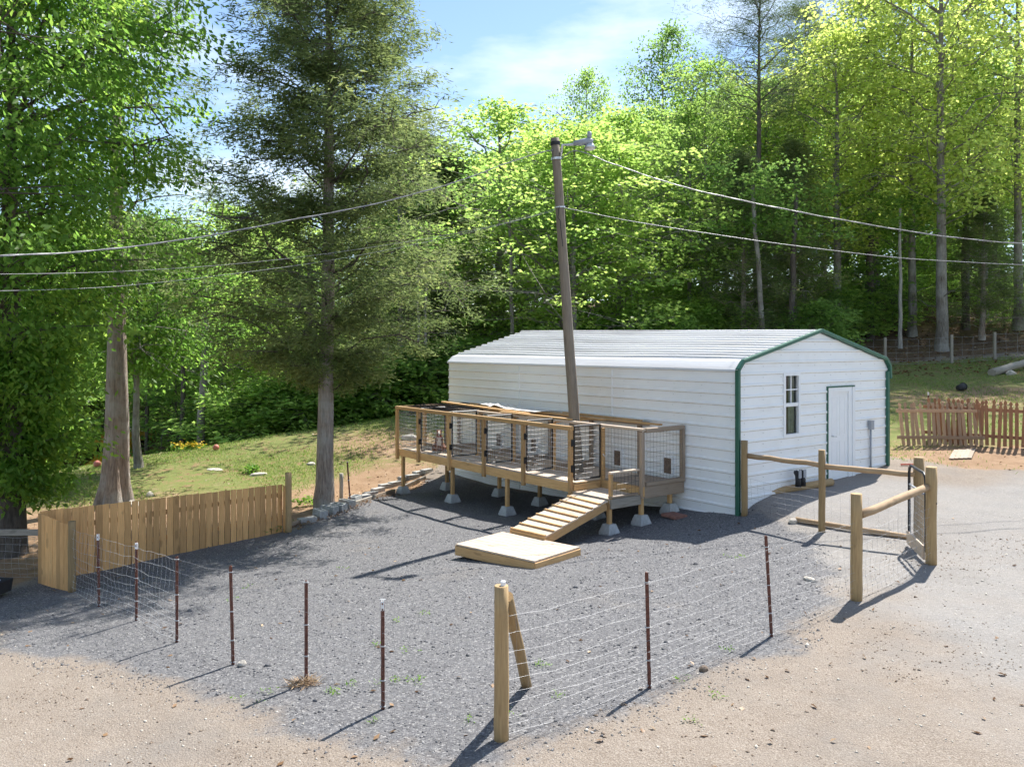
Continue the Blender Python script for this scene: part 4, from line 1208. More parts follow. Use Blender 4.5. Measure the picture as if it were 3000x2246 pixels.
for i, (X, Y) in enumerate(((1062, 1462), (1085, 1452), (1107, 1440), (1130, 1428), (1158, 1421), (1185, 1405), (1208, 1400), (1228, 1390), (1250, 1384), (900, 1530))):
    p = gpt(X, Y)
    o = bpy.data.objects.new('paving_block', sbm)
    place(o, Matrix.Translation(p + Vector((0, 0, -.03))) @ Matrix.Rotation(eang - .35 + (i % 3 - 1) * .12, 4, 'Z'))
    tag(o, 'pale solid block stepping up the lawn edge behind the kennel', 'block', 'pale blocks stepping along the lawn edge')
G = gpt(1000, 1468)
o = pole('stub_post', G - Vector((0, 0, .1)), Vector((G.x, G.y, ztop(G, 1386))), .05, W_GREY, None, 13, 1, .002); tag(o, 'short grey wooden post just right of the cedar trunk', 'post')
G = gpt(1027, 1479); m = MB()
o = thing('steel_stake', 'thin dark steel post leaning beside the cinder blocks', 'post', G); t_post(o, G, ztop(G, 1352), (-.08, 0))

# picket fences on the right and the plank by them
def picket_mesh(H, mat):
    m = MB(); w, t = .085, .018
    out = [(-w / 2, 0), (w / 2, 0), (w / 2, H - .16), (w * .22, H - .135), (w / 2, H - .085), (w * .42, H - .045), (0, H), (-w * .42, H - .045), (-w / 2, H - .085), (-w * .22, H - .135), (-w / 2, H - .16)]
    k = len(out)
    m.add([(z, x, -t / 2) for x, z in out] + [(z, x, t / 2) for x, z in out], [tuple(range(k)), tuple(range(2 * k - 1, k - 1, -1))] + [(i, i + k, (i + 1) % k + k, (i + 1) % k) for i in range(k)])
    return m.mesh('picket', mat)
def picket_fence(name, label, a, b, n, H, mat, lean, z_off, rails, seed, skew=0.0):
    root = thing(name, label, 'fence', a)
    rr = random.Random(seed); me = picket_mesh(H, mat)
    d = (b - a); d.z = 0; d.normalize(); nrm = Vector((d.y, -d.x, 0))
    for i in range(n):
        p = a.lerp(b, (i + .5) / n) + Vector((0, 0, z_off))
        upv = (Vector((0, 0, 1)) - nrm * lean + d * (skew + rr.uniform(-.05, .05))).normalized()
        y_ = nrm.cross(upv).normalized(); z_ = upv.cross(y_)
        M = Matrix((upv, y_, z_)).transposed().to_4x4(); M.translation = p + nrm * (.0 if lean else 0) + Vector((0, 0, rr.uniform(-.03, .02)))
        o = bpy.data.objects.new('picket', me); place(o, M, root)
    upv = (Vector((0, 0, 1)) - nrm * lean).normalized()
    sd = 1 if lean else -1
    for h_ in rails:
        beam('rail', a + upv * (h_ + z_off) + nrm * (.03 * sd) - d * .1, b + upv * (h_ + z_off) + nrm * (.03 * sd), .036, .085, mat, root)
    return root
pa, pb2 = gpt(2640, 1304), gpt(2884, 1306)
picket_fence('picket_fence', 'loose brown picket fence panel leaning crookedly beside the shed', pa, pb2, 16, 1.16, W_PICK, .12, .0, (.22, .93), 3, -.03)
qa, qb = gpt(2716, 1292), gpt(3060, 1316)
picket_fence('picket_fence', 'standing dark red picket fence at the right edge', qa, qb, 20, 1.22, W_PICK2, 0, 0, (.25, .95), 4)
G = gpt(2720, 1286); m = MB(); o = thing('marker_post', 'thin white topped post behind the picket fences', 'post', G); t_post(o, G, ztop(G, 1148), (0, 0), True)
pl = thing('plank_panel', 'flat panel of pale planks on the ground before the picket fence', 'planks', gpt(2815, 1335))
a0_, a1_, b0_, b1_ = gpt(2780, 1347), gpt(2846, 1345), gpt(2795, 1322), gpt(2858, 1317)
for i in range(5):
    f = (i + .5) / 5
    p, q = a0_.lerp(a1_, f), b0_.lerp(b1_, f)
    beam('plank', p + Vector((0, 0, .03)), q + Vector((0, 0, .03)), (a1_ - a0_).length / 5 - .006, .025, W_WEATH, pl)

# wire fence up the hill behind
hf = thing('hill_fence', 'wire fence on pale square posts along the wood edge uphill', 'fence', gpt(2788, 1067))
HP = []
for X, Yt, d in ((1900, 1020, 44), (2240, 1012, 42), (2593, 1002, 40), (2788, 978, 40), (2914, 968, 40), (3150, 950, 40)):
    x = (X - 1500) / FPX * d; G = Vector((x, d, gz(x, d))); HP.append(G)
    beam('post', G - Vector((0, 0, .1)), Vector((G.x, G.y, G.z + 1.36)), .12, .12, W_GREY, hf, up=(0, 1, 0))
for i, (a, b) in enumerate(zip(HP, HP[1:])): field_wire(hf, a, b, 60 + i, [.05, .3, .6, .9, 1.25], .5, .006, .03)
a, b = gpt(2905, 1100), gpt(3080, 1062)
o = pole('fallen_log', a + Vector((0, 0, .12)), b + Vector((0, 0, .35)), .17, W_GREY, None, 33, .95, .02); tag(o, 'silvery fallen log propped on a stone at the right edge', 'log')
boulder('stone', 'pale stone propping the fallen log on the right lawn', 'stone', gpt(2962, 1096), (.26, .2, .15), M_PALESTONE, 12)
G = gpt(2808, 1146)
bk = thing('bucket', 'black plastic bucket tipped over on the right lawn', 'bucket', G)
ax = Vector((.8, .5, .1)).normalized(); m = MB()
m.tube([G + Vector((0, 0, .13)), G + Vector((0, 0, .13)) + ax * .15, G + Vector((0, 0, .14)) + ax * .32], [.11, .125, .14], 14); m.build('body', M_RUBBER, bk, smooth=True)
m = MB(); m.tube([G + Vector((0, 0, .14)) + ax * .31, G + Vector((0, 0, .14)) + ax * .34], [.155, .155], 14); m.build('rim', M_RUBBER, bk)
G = B(-.25, -5.95, 0); G.z = gz(G.x, G.y) + .03
m = MB(); m.tube([G, G + Vector((.45, -.05, .01))], .02, 6); o = m.build('tool_handle', M_REDHANDLE); tag(o, 'red tool handle lying at the far corner of the shed', 'tool')

# dark pair of boots upside down against the gable
bt = B(-.22, -1.78, 0); bt.z = gz(bt.x, bt.y) + .12
boots = thing('boots', 'dark pair of boots standing soles up against the shed gable', 'boots', bt)
for i, dw in enumerate((0, .17)):
    m = MB(); c0 = bt + (-NV) * dw
    m.tube([c0, c0 + Vector((0, 0, .14)), c0 + U * .02 + Vector((0, 0, .24)), c0 + U * .05 + Vector((0, 0, .30)), c0 + U * .06 + Vector((0, 0, .34))], [.062, .058, .05, .055, .035], 10)
    bo = m.build('boot', M_RUBBER, boots, smooth=True)
    m = MB(); M_ = MB_ROT
    m.box(c0 - U * .045 + Vector((0, 0, .27)), (.02, .085, .17), M_)
    m.build('sole', M_GREY, bo)

# ------------------------------------------------------------------ the dog
dgp = B(8.42, 1.72, KD)
dog = thing('dog', 'brown and white dog sitting upright inside the kennel run', 'dog', dgp)
fwd = Vector((.10, -1, 0)).normalized(); rgt = Vector((fwd.y, -fwd.x, 0)) * -1
def D(f, r, z): return dgp + fwd * f + rgt * r + Vector((0, 0, z))
import bmesh
def skin_body(name, joints, edges, mat, parent, root=0, sub=2):
    me = bpy.data.meshes.new(name)
    me.from_pydata([tuple(j[0]) for j in joints], edges, [])
    o = bpy.data.objects.new(name, me); COL.objects.link(o)
    md = o.modifiers.new('skin', 'SKIN'); md.use_smooth_shade = True
    sv = me.skin_vertices[0].data if me.skin_vertices else None
    if sv is None:
        bm = bmesh.new(); bm.from_mesh(me); bm.verts.layers.skin.verify(); bm.to_mesh(me); bm.free(); sv = me.skin_vertices[0].data
    for i, j in enumerate(joints):
        r = j[1] if hasattr(j[1], '__len__') else (j[1], j[1])
        sv[i].radius = r; sv[i].use_root = (i == root)
    s2 = o.modifiers.new('sub', 'SUBSURF'); s2.levels = sub; s2.render_levels = sub
    dg = bpy.context.evaluated_depsgraph_get(); dg.update()
    me2 = bpy.data.meshes.new_from_object(o.evaluated_get(dg))
    COL.objects.unlink(o); bpy.data.objects.remove(o)
    me2.materials.clear(); me2.materials.append(mat)
    for p in me2.polygons: p.use_smooth = True; p.material_index = 0
    o2 = bpy.data.objects.new(name, me2)
    return place(o2, Matrix.Identity(4), parent)
J = [(D(-.14, 0, .12), .115), (D(-.06, 0, .25), .115), (D(.02, 0, .37), .10), (D(.04, 0, .46), .065), (D(.06, 0, .53), .072), (D(.15, 0, .51), .045), (D(.19, 0, .50), .032),
     (D(.04, .075, .33), .055), (D(.07, .08, .18), .034), (D(.08, .08, .03), .026), (D(.13, .08, .022), .026),
     (D(.04, -.075, .33), .055), (D(.07, -.08, .18), .034), (D(.08, -.08, .03), .026), (D(.13, -.08, .022), .026),
     (D(-.10, .13, .13), .085), (D(.06, .15, .13), .05), (D(-.04, .15, .04), .032), (D(.08, .15, .025), .028),
     (D(-.10, -.13, .13), .085), (D(.06, -.15, .13), .05), (D(-.04, -.15, .04), .032), (D(.08, -.15, .025), .028),
     (D(-.24, .03, .05), .03), (D(-.34, .10, .04), .018),
     (D(.03, .055, .60), .022), (D(.03, .085, .615), .012), (D(.03, -.055, .60), .022), (D(.03, -.085, .615), .012)]
E = [(0, 1), (1, 2), (2, 3), (3, 4), (4, 5), (5, 6), (2, 7), (7, 8), (8, 9), (9, 10), (2, 11), (11, 12), (12, 13), (13, 14), (0, 15), (15, 16), (16, 17), (17, 18), (0, 19), (19, 20), (20, 21), (21, 22), (0, 23), (23, 24), (4, 25), (25, 26), (4, 27), (27, 28)]
M_DOG = M_DOGB
body = skin_body('body', J, E, M_DOG, dog)
body.data.materials.append(M_DOGW)
mi = []
for p in body.data.polygons:
    c = p.center; f = (c - dgp).dot(fwd); r = (c - dgp).dot(rgt); z = c.z - dgp.z
    mi.append(1 if ((.12 < z < .42 and abs(r) < .055 and f > .02) or (z < .05) or (z > .47 and abs(r) < .022 and f > .09)) else 0)
body.data.polygons.foreach_set('material_index', mi)
for r in (-.032, .032):
    bm = bmesh.new(); bmesh.ops.create_uvsphere(bm, u_segments=8, v_segments=6, radius=.011); me = bpy.data.meshes.new('eye'); bm.to_mesh(me); bm.free(); me.materials.append(M_RUBBER)
    o = bpy.data.objects.new('eye', me); place(o, Matrix.Translation(D(.122, r, .55)), dog)
bm = bmesh.new(); bmesh.ops.create_uvsphere(bm, u_segments=8, v_segments=6, radius=.016); me = bpy.data.meshes.new('nose'); bm.to_mesh(me); bm.free(); me.materials.append(M_RUBBER)
o = bpy.data.objects.new('nose', me); place(o, Matrix.Translation(D(.222, 0, .508)), dog)
m = MB(); m.tube([D(.045 + .072 * math.cos(a), .072 * math.sin(a), .455 - .02 * math.cos(a)) for a in np.linspace(0, 6.283, 15)], .009, 6); m.build('collar', M_REDHANDLE, dog)

# ------------------------------------------------------------------ school bus beyond the crest
bd = 55.0
bx0 = Vector(((292 - 1500) / FPX * bd, bd, EYE - (1279 - HOR) / FPX * bd - 3.05))
bx0.z = min(bx0.z, 99)
bus = thing('school_bus', 'yellow school bus parked beyond the lawn crest behind the big trunk', 'bus', bx0)
def bp(x, y, z): return bx0 + Vector((x, y, z))
def shell(name, secs, mat, parent):
    m = MB(); k = len(secs[0])
    for s_ in secs: m.v += [tuple(p) for p in s_]
    m.f = [(i * k + j, i * k + (j + 1) % k, (i + 1) * k + (j + 1) % k, (i + 1) * k + j) for i in range(len(secs) - 1) for j in range(k)]
    m.f += [tuple(range(k))[::-1], tuple((len(secs) - 1) * k + j for j in range(k))]
    return m.build(name, mat, parent)
def arch(y, w, zb, zs, zt): return [bp(-w, y, zb), bp(w, y, zb), bp(w, y, zs), bp(w * .8, y, zt - .1), bp(w * .4, y, zt), bp(-w * .4, y, zt), bp(-w * .8, y, zt - .1), bp(-w, y, zs)]
shell('body', [arch(1.5, 1.15, .55, 2.5, 2.95), arch(1.9, 1.2, .5, 2.6, 3.05), arch(10.5, 1.2, .5, 2.6, 3.05)], M_BUSY, bus)
shell('hood', [arch(0, .75, .6, 1.2, 1.45), arch(.3, .88, .55, 1.35, 1.55), arch(1.5, 1.0, .55, 1.5, 1.7)], M_BUSY, bus)
for sg in (-1, 1):
    m = MB(); m.box(bp(sg * .95, .8, .95), (.4, 1.0, .5)); m.build('fender', M_BUSY, bus)
    m = MB(); m.tube([bp(sg * .92, .02, .98), bp(sg * .92, .32, .98)], .13, 12); m.build('headlight', M_ALU, bus)
    m = MB(); m.tube([bp(sg * .8, .9, .45), bp(sg * 1.12, .9, .45)], .45, 18); w_ = m.build('wheel', M_RUBBER, bus)
    m = MB(); m.tube([bp(sg * 1.125, .9, .45), bp(sg * 1.14, .9, .45)], .22, 14); m.build('rim', M_BUSY, w_)
    m = MB(); m.tube([bp(sg * .8, 8.4, .45), bp(sg * 1.12, 8.4, .45)], .45, 18); w_ = m.build('wheel', M_RUBBER, bus)
    for i in range(8):
        m = MB(); m.box(bp(sg * 1.2, 2.7 + i * .95, 2.1), (.03, .75, .6)); m.build('side_window', M_DARKGLASS, bus)
    m = MB(); m.tube([bp(sg * 1.1, 1.4, 2.0), bp(sg * 1.45, .9, 2.1), bp(sg * 1.45, .9, 1.7)], .03, 6); m.build('mirror_arm', M_BLACK, bus)
m = MB(); m.box(bp(0, -.02, 1.0), (.95, .06, .55)); gr_ = m.build('grille', M_BLACK, bus)
for i in range(6):
    m = MB(); m.box(bp(0, -.055, .78 + i * .085), (.9, .03, .025)); m.build('grille_bar', M_ALU, gr_)
m = MB(); m.box(bp(0, 1.46, 2.05), (2.0, .05, .75)); ws_ = m.build('windshield', M_DARKGLASS, bus)
m = MB(); m.box(bp(0, 1.43, 2.05), (.06, .04, .75)); m.build('divider', M_BLACK, ws_)
m = MB(); m.box(bp(0, 1.40, 2.72), (1.9, .10, .42)); capb = m.build('destination_cap', M_BUSY, bus)
txc = bpy.data.curves.new('lettering', 'FONT'); txc.body = 'SCHOOL BUS'; txc.size = .24; txc.align_x = 'CENTER'; txc.extrude = .004
txc.materials.append(M_BLACK); to0 = bpy.data.objects.new('lettering', txc); to = bpy.data.objects.new('lettering', bpy.data.meshes.new_from_object(to0)); bpy.data.objects.remove(to0); place(to, Matrix.Translation(bp(0, 1.34, 2.64)) @ Matrix.Rotation(math.pi / 2, 4, 'X'), capb); to['kind'] = 'stuff'
m = MB(); m.box(bp(0, -.15, .55), (2.2, .15, .25)); m.build('bumper', M_BLACK, bus)

# balls and stones on the lawn
for X, Y, r, lab in ((285, 1368, .125, 'faded red ball on the lawn left of the big trunk'), (633, 1318, .11, 'faded red ball on the lawn crest right of the yellow flowers')):
    G = gpt(X, Y); bm = bmesh.new(); bmesh.ops.create_uvsphere(bm, u_segments=18, v_segments=12, radius=r); me = bpy.data.meshes.new('ball'); bm.to_mesh(me); bm.free(); me.materials.append(M_BALL)
    for p in me.polygons: p.use_smooth = True
    o = bpy.data.objects.new('ball', me); place(o, Matrix.Translation(G + Vector((0, 0, r * .85)))); tag(o, lab, 'ball')
for i, (X, Y, s, lab) in enumerate(((760, 1390, (.26, .16, .07), 'large flat stone on the lawn above the board fence'), (913, 1360, (.18, .12, .07), 'pale stone on the lawn left of the cedar trunk'),
        (1205, 1285, (.30, .2, .15), 'pale stone on the lawn seen through the first kennel mesh'), (1055, 1238, (.95, .4, .22), 'long low rock outcrop on the lawn crest behind the cedar'),
        (1150, 1215, (.55, .35, .30), 'rounded grey boulder at the wood edge left of the kennel'), (395, 1480, (.28, .2, .10), 'flat stone at the foot of the big trunk above the fence'),
        (440, 1452, (.12, .1, .11), 'small upright stone just right of the big trunk foot'), (630, 1375, (.3, .18, .03), 'thin bare rock slab in the middle of the left lawn'), (1075, 1228, (.3, .2, .12), 'small stone beside the outcrop on the lawn crest'))):
    boulder('stone', lab, 'stone', gpt(X, Y), s, M_STONE if i in (3, 4) else M_PALESTONE, 20 + i, None, .6, .35)

# ------------------------------------------------------------------ trees
def tube_np(pts, rad, n):
    pts = np.asarray(pts, float); k = len(pts)
    d = np.gradient(pts, axis=0); d /= np.linalg.norm(d, axis=1, keepdims=True) + 1e-9
    ref = np.where(np.abs(d[:, 2:3]) < 0.9, np.array([[0, 0, 1.0]]), np.array([[1.0, 0, 0]]))
    if np.abs(d[:, 2]).mean() > 0.75: ref = np.tile(np.array([[1.0, 0, 0]]), (k, 1))
    a = np.cross(d, ref); a /= np.linalg.norm(a, axis=1, keepdims=True) + 1e-9
    b = np.cross(d, a)
    ang = np.linspace(0, 2 * np.pi, n, endpoint=False)
    v = pts[:, None, :] + (a[:, None, :] * np.cos(ang)[None, :, None] + b[:, None, :] * np.sin(ang)[None, :, None]) * np.asarray(rad)[:, None, None]
    i = np.arange(k - 1)[:, None] * n; j = np.arange(n)[None, :]; j2 = (j + 1) % n
    f = np.stack([i + j, i + j2, i + n + j2, i + n + j], 2).reshape(-1, 4)
    return v.reshape(-1, 3), f

def leaf_geo(rng, C, sig, per, L, W, up=0.9, droop=0.35, outward=None, tint_c=0.25, tint_l=0.16, tint0=0.42):
    """diamond leaves, folded along the rib, scattered round clump centres C"""
    n = len(C) * per
    cen = np.repeat(C, per, 0)
    off = rng.normal(size=(n, 3)) * np.asarray(sig)[None, :]
    p = cen + off
    az = rng.uniform(0, 2 * np.pi, n)
    d = np.stack([np.cos(az), np.sin(az), -droop + rng.normal(0, .3, n)], 1)
    if outward is not None: d[:, :2] += np.repeat(outward, per, 0)[:, :2] * 0.9
    d /= np.linalg.norm(d, axis=1, keepdims=True)
    nn = rng.normal(size=(n, 3)) * (1 - up) * .9; nn += np.array([[.30, .52, .80]]) * (up + .25)
    nn -= d * (nn * d).sum(1, keepdims=True); nn /= np.linalg.norm(nn, axis=1, keepdims=True) + 1e-9
    s = np.cross(nn, d)
    ln = (L * rng.uniform(.65, 1.3, n))[:, None]; wd = (W * rng.uniform(.7, 1.25, n))[:, None]
    fold = rng.uniform(-.25, .1, n)[:, None] * wd
    v0 = p; v1 = p + d * ln * .45 + s * wd * .5 - nn * fold; v2 = p + d * ln; v3 = p + d * ln * .45 - s * wd * .5 - nn * fold
    V = np.stack([v0, v1, v2, v3], 1).reshape(-1, 3)
    base = np.arange(n)[:, None] * 4
    F = np.concatenate([base + np.array([[0, 1, 2]]), base + np.array([[0, 2, 3]])], 0)
    t = np.repeat(rng.normal(0, tint_c, len(C)), per) * .6 + rng.normal(0, tint_l, n) + tint0
    T = np.repeat(np.clip(t, 0, 1), 4)
    return V, F, T

def make_tree(name, seed, H, tr, prof, n_limbs, clumps, per, leaf, sig, bark_m, leaf_m, rise=.25, droop=.35, up=.8, start=.0, trunk_wob=.02, lobes=.25, fork=None,
              top=.96, limb_r=.28, dead=0, sparse=0.0, sides=9, tint0=.42, flare=1.35, gmin=.35, sp=(.16, .22, .55), rj=.6, limb_m=None, flute=0):
    rng = np.random.default_rng(seed)
    TV, TF_, n0 = [], [], 0
    cnt = []
    def add(pts, rad, n):
        nonlocal n0
        v, f = tube_np(pts, rad, n); TV.append(v); TF_.append(f + n0); n0 += len(v); cnt.append(len(f))
    k = 16
    zz = np.concatenate([[0, .22, .55], np.linspace(1.1, H * top, k - 3)]) if H > 5 else np.linspace(0, H * top, k)
    wx = np.cumsum(rng.normal(0, trunk_wob, k)) * H / k * 1.5; wy = np.cumsum(rng.normal(0, trunk_wob, k)) * H / k * 1.5
    wx -= wx[0]; wy -= wy[0]
    rad = tr * (1 - .9 * (zz / (H * top)) ** .9) + .01
    rad[0] *= flare
    if H > 5: rad[1] *= 1 + (flare - 1) * .45; rad[2] *= 1 + (flare - 1) * .12
    add(np.stack([wx, wy, zz - (np.arange(k) == 0) * .3], 1), rad, sides)
    if flute:
        v = TV[0].reshape(k, sides, 3); cc_ = v.mean(1, keepdims=True)
        th = np.arange(sides)[None, :] / sides * 6.2832 + zz[:, None] * .12
        v = cc_ + (v - cc_) * (1 + flute * (np.cos(4 * th) * .7 + np.cos(7 * th + 1) * .5) * np.clip(1.25 - zz[:, None] / (H * .5), .25, 1.25))[:, :, None]
        TV[0] = v.reshape(-1, 3)
    pf_h = np.array([q[0] for q in prof]) * H; pf_r = np.array([q[1] for q in prof])
    la = [rng.uniform(0, 6.28) for _ in range(3)]
    centers, outs = [], []
    h0, h1 = pf_h[0], pf_h[-1]
    for i in range(n_limbs):
        f = (i + .5) / n_limbs
        he = h0 + (h1 - h0) * f ** .95                       # height of the limb's end
        az = i * 2.39996 + rng.normal(0, .35)
        R = np.interp(he, pf_h, pf_r) * (1 + lobes * np.sin(2 * az + la[0] + he * .6) * .6 + lobes * rng.normal(0, rj))
        R = max(R, .15)
        hs = max(he - rise * R - .2, h0 * .82 if h0 > 1 else .3)
        hs = min(hs, H * top * .97)
        tx, ty, trd = np.interp(hs, zz, wx), np.interp(hs, zz, wy), np.interp(hs, zz, rad)
        e = np.array([tx + np.cos(az) * R, ty + np.sin(az) * R, he])
        s0 = np.array([tx, ty, hs])
        u = np.linspace(0, 1, 6)[:, None]
        crv = s0 + (e - s0) * u
        crv[:, 2] += np.sin(u[:, 0] * np.pi) * R * .10 * (1 if rise >= 0 else -1)
        crv[1:-1] += rng.normal(0, .05 * R, (4, 3))
        lr = max(min(trd * .6, limb_r * .085 * (R / 3 + .4)), .012)
        add(crv, lr * (1 - .85 * u[:, 0]) + .005, 5)
        if rng.random() < sparse: continue
        for c in range(clumps):
            g = gmin + (1.03 - gmin) * rng.random() ** .7
            bp_ = np.array([np.interp(g, u[:, 0], crv[:, q]) for q in range(3)])
            spread = (sp[0] + sp[1] * g) * R
            cc = bp_ + rng.normal(0, 1, 3) * np.array([spread, spread, spread * sp[2]])
            centers.append(cc)
            o_ = cc - np.array([tx, ty, hs]); o_ /= np.linalg.norm(o_) + 1e-6; outs.append(o_)
            mid = (bp_ + cc) / 2 + rng.normal(0, .04, 3)
            add(np.array([bp_, mid, cc]), np.array([lr * .3 + .004, lr * .2 + .003, .003]), 3)
    for i in range(dead):
        hs = rng.uniform(.06, .42) * H; az = rng.uniform(0, 6.28); R = rng.uniform(.8, 2.2)
        tx, ty = np.interp(hs, zz, wx), np.interp(hs, zz, wy)
        u = np.linspace(0, 1, 5)
        pts = np.stack([tx + np.cos(az) * R * u, ty + np.sin(az) * R * u, hs + R * .35 * u + rng.normal(0, .06, 5)], 1)
        add(pts, .03 * (1 - .85 * u) + .004, 4)
    tm = mesh_np(name + '_trunk', np.concatenate(TV), np.concatenate(TF_), bark_m, None, True)
    if limb_m is not None:
        tm.materials.append(limb_m)
        mi_ = np.ones(sum(cnt), np.int32); mi_[:cnt[0]] = 0
        tm.polygons.foreach_set('material_index', mi_)
    V, F, T = leaf_geo(rng, np.array(centers), sig, per, leaf[0], leaf[1], up, droop, np.array(outs), tint0=tint0)
    cm = mesh_np(name + '_crown', V, F, leaf_m, {'tint': T})
    return tm, cm, H

def put_tree(kind, proto, x, y, height, label, group=None, rot=None, z=None, cat='tree', sxy=1.0):
    tm, cm, H = proto
    s = height / H
    z = gz(x, y) if z is None else z
    root = thing(kind, label, cat, (x, y, z), group)
    rot = random.uniform(-.7, .7) if rot is None else rot
    M = Matrix.Translation((x, y, z)) @ Matrix.Rotation(rot, 4, 'Z') @ Matrix.Diagonal((s * sxy, s * sxy, s, 1))
    a = bpy.data.objects.new('trunk', tm); place(a, M, root)
    b = bpy.data.objects.new('crown', cm); place(b, M, root)
    return root

ROUND = [(.28, .35), (.4, .85), (.58, 1.0), (.78, .85), (.92, .5), (1.0, .12)]
def prof(R, sh): return [(h_, r_ * R) for h_, r_ in sh]
TALL = [(.30, .45), (.45, .8), (.65, 1.0), (.82, .8), (.94, .5), (1.0, .15)]
LOW = [(.10, .6), (.3, .95), (.55, 1.0), (.78, .8), (.92, .45), (1.0, .1)]
FULL = [(.15, .55), (.35, .95), (.6, 1.0), (.8, .8), (.93, .5), (1.0, .12)]

# prototypes for the woods
P_MAPLE = [make_tree('maple%d' % i, 100 + i, 14, .20, prof(3.9, LOW if i == 0 else FULL), 46, 9, 34, (.185, .135), (.36, .36, .15), B_GREY, L_MAPLE, .35, .3, .5, lobes=.3, tint0=.52) for i in range(3)]
P_TALL = [make_tree('poplar%d' % i, 120 + i, 20, .24, prof(3.8, TALL), 46, 9, 26 if i < 2 else 23, (.20, .15), (.40, .40, .20), B_PALE if i == 0 else B_GREY, (L_DEEP, L_MAPLE, L_YELLOW)[i], .45, .3, .45, lobes=.3, dead=4, tint0=(.42, .5, .6)[i]) for i in range(3)]
P_SUB = [make_tree('sapling%d' % i, 140 + i, 7, .07, prof(2.3, LOW), 26, 7, 24, (.20, .15), (.30, .30, .09), B_DARK, (L_DEEP, L_MAPLE)[i], .2, .3, .55, lobes=.3) for i in range(2)]
PINE_P = [(.62, .5), (.7, .9), (.8, 1.0), (.9, .7), (1.0, .15)]
P_PINE = make_tree('pine', 160, 24, .24, prof(3.0, PINE_P), 42, 7, 70, (.30, .022), (.32, .32, .20), B_DARK, L_PINE, .3, -.3, .2, lobes=.4, dead=10, tint0=.4)
CED_B = [(.10, .7), (.25, 1.0), (.5, .8), (.75, .5), (1.0, .08)]
P_CEDAR_B = make_tree('back_cedar', 170, 10, .16, prof(2.0, CED_B), 60, 7, 60, (.20, .035), (.22, .22, .16), B_CEDAR, L_CEDAR, .15, .1, .4, lobes=.25)
P_BUSH = [make_tree('bush%d' % i, 180 + i, 2.2, .03, [(.05, .8), (.3, 1.15), (.7, 1.0), (1.0, .3)], 24, 6, 34, (.15, .10), (.20, .20, .13), B_DARK, (L_MAPLE, L_DEEP)[i], .4, .2, .7, lobes=.3, limb_r=.1) for i in range(2)]

def sky_Y(Xd):
    xs = [-300, 0, 300, 480, 560, 700, 850, 950, 1000, 1100, 1230, 1330, 1400, 1500, 1570, 1650, 1800, 2500]
    ys = [360, 400, 450, 470, 470, 450, 400, 330, 290, 270, 255, 240, 200, 180, 150, 130, 110, 90]
    return np.interp(Xd, xs, ys)
def by_pixel(Xd, depth): return (Xd * 3000 / 2212 - 1500) / FPX * depth
def h_for(Yd, x, y): return EYE + (HOR - Yd * 3000 / 2212) / FPX * y - gz(x, y)

# ---- the two big near trees on the left and the cedars
hick = make_tree('hickory', 11, 13.5, .24, [(.10, .5), (.17, .8), (.28, .95), (.36, 1.7), (.50, 2.45), (.70, 2.6), (.86, 2.0), (1.0, .8)], 76, 11, 92, (.145, .07), (.34, .34, .16), B_DARK, L_HICK, .30, .8, .4, lobes=.30, limb_r=.4, sides=12, tint0=.42, sp=(.12, .18, .5), trunk_wob=.012)
xh = by_pixel(24, 16.6)
put_tree('hickory_tree', hick, -10.05, 16.6, 13.8, 'large leafy tree with a dark trunk at the left edge', rot=.2)
FL = [(.34, .6), (.42, 1.6), (.55, 2.0), (.75, 1.7), (.9, 1.0), (1.0, .3)]
bigc = make_tree('fluted_cedar', 12, 15, .30, FL, 70, 8, 80, (.15, .026), (.30, .30, .20), B_CEDAR, L_CEDAR, .2, .2, .35, lobes=.5, sides=36, flute=.16, sparse=.6, limb_m=B_DARK, flare=1.6, trunk_wob=.008)
Gc = gpt(338, 1478)
put_tree('cedar_tree', bigc, Gc.x, Gc.y, 15.5, 'cedar with a thick fluted pale trunk behind the board fence', rot=.3)
CP = [(.195, .9), (.24, 2.0), (.33, 2.55), (.46, 2.6), (.60, 2.45), (.74, 2.1), (.9, 1.2), (1.0, .3)]
ced = make_tree('cedar', 13, 16.4, .215, CP, 150, 16, 70, (.15, .030), (.18, .18, .11), B_CEDAR, L_CEDAR, .22, .25, .35, gmin=.14, sp=(.06, .11, .5), rj=.6, limb_m=B_DARK, flute=.06, lobes=.34, sides=28, flare=1.35, trunk_wob=.010, limb_r=.22, tint0=.42)
Gd = gpt(955, 1490)
put_tree('cedar_tree', ced, Gd.x, Gd.y, 16.4, 'tall dense cedar with a pale shaggy trunk left of the kennel', rot=-.3)
x = by_pixel(868, 42); put_tree('cedar_tree', P_CEDAR_B, x, 42, h_for(265, x, 42), 'olive green cedar filling the gap right of the tall cedar', rot=.3, sxy=1.35)

x = by_pixel(955, 43); put_tree('cedar_tree', P_CEDAR_B, x, 43, h_for(330, x, 43), 'smaller olive cedar just left of the shed corner', rot=.6, sxy=1.3)
broad = make_tree('broadleaf', 14, 9, .14, [(.40, .8), (.46, 2.2), (.6, 3.0), (.78, 2.6), (.92, 1.6), (1.0, .4)], 48, 10, 50, (.19, .09), (.34, .34, .17), B_GREY, L_HICK, .25, .8, .4, lobes=.25, sides=9, tint0=.45)
x = by_pixel(300, 27); put_tree('broadleaf_tree', broad, x, 27, h_for(470, x, 27), 'rounded drooping leaf tree behind the thick fluted trunk', rot=.1)
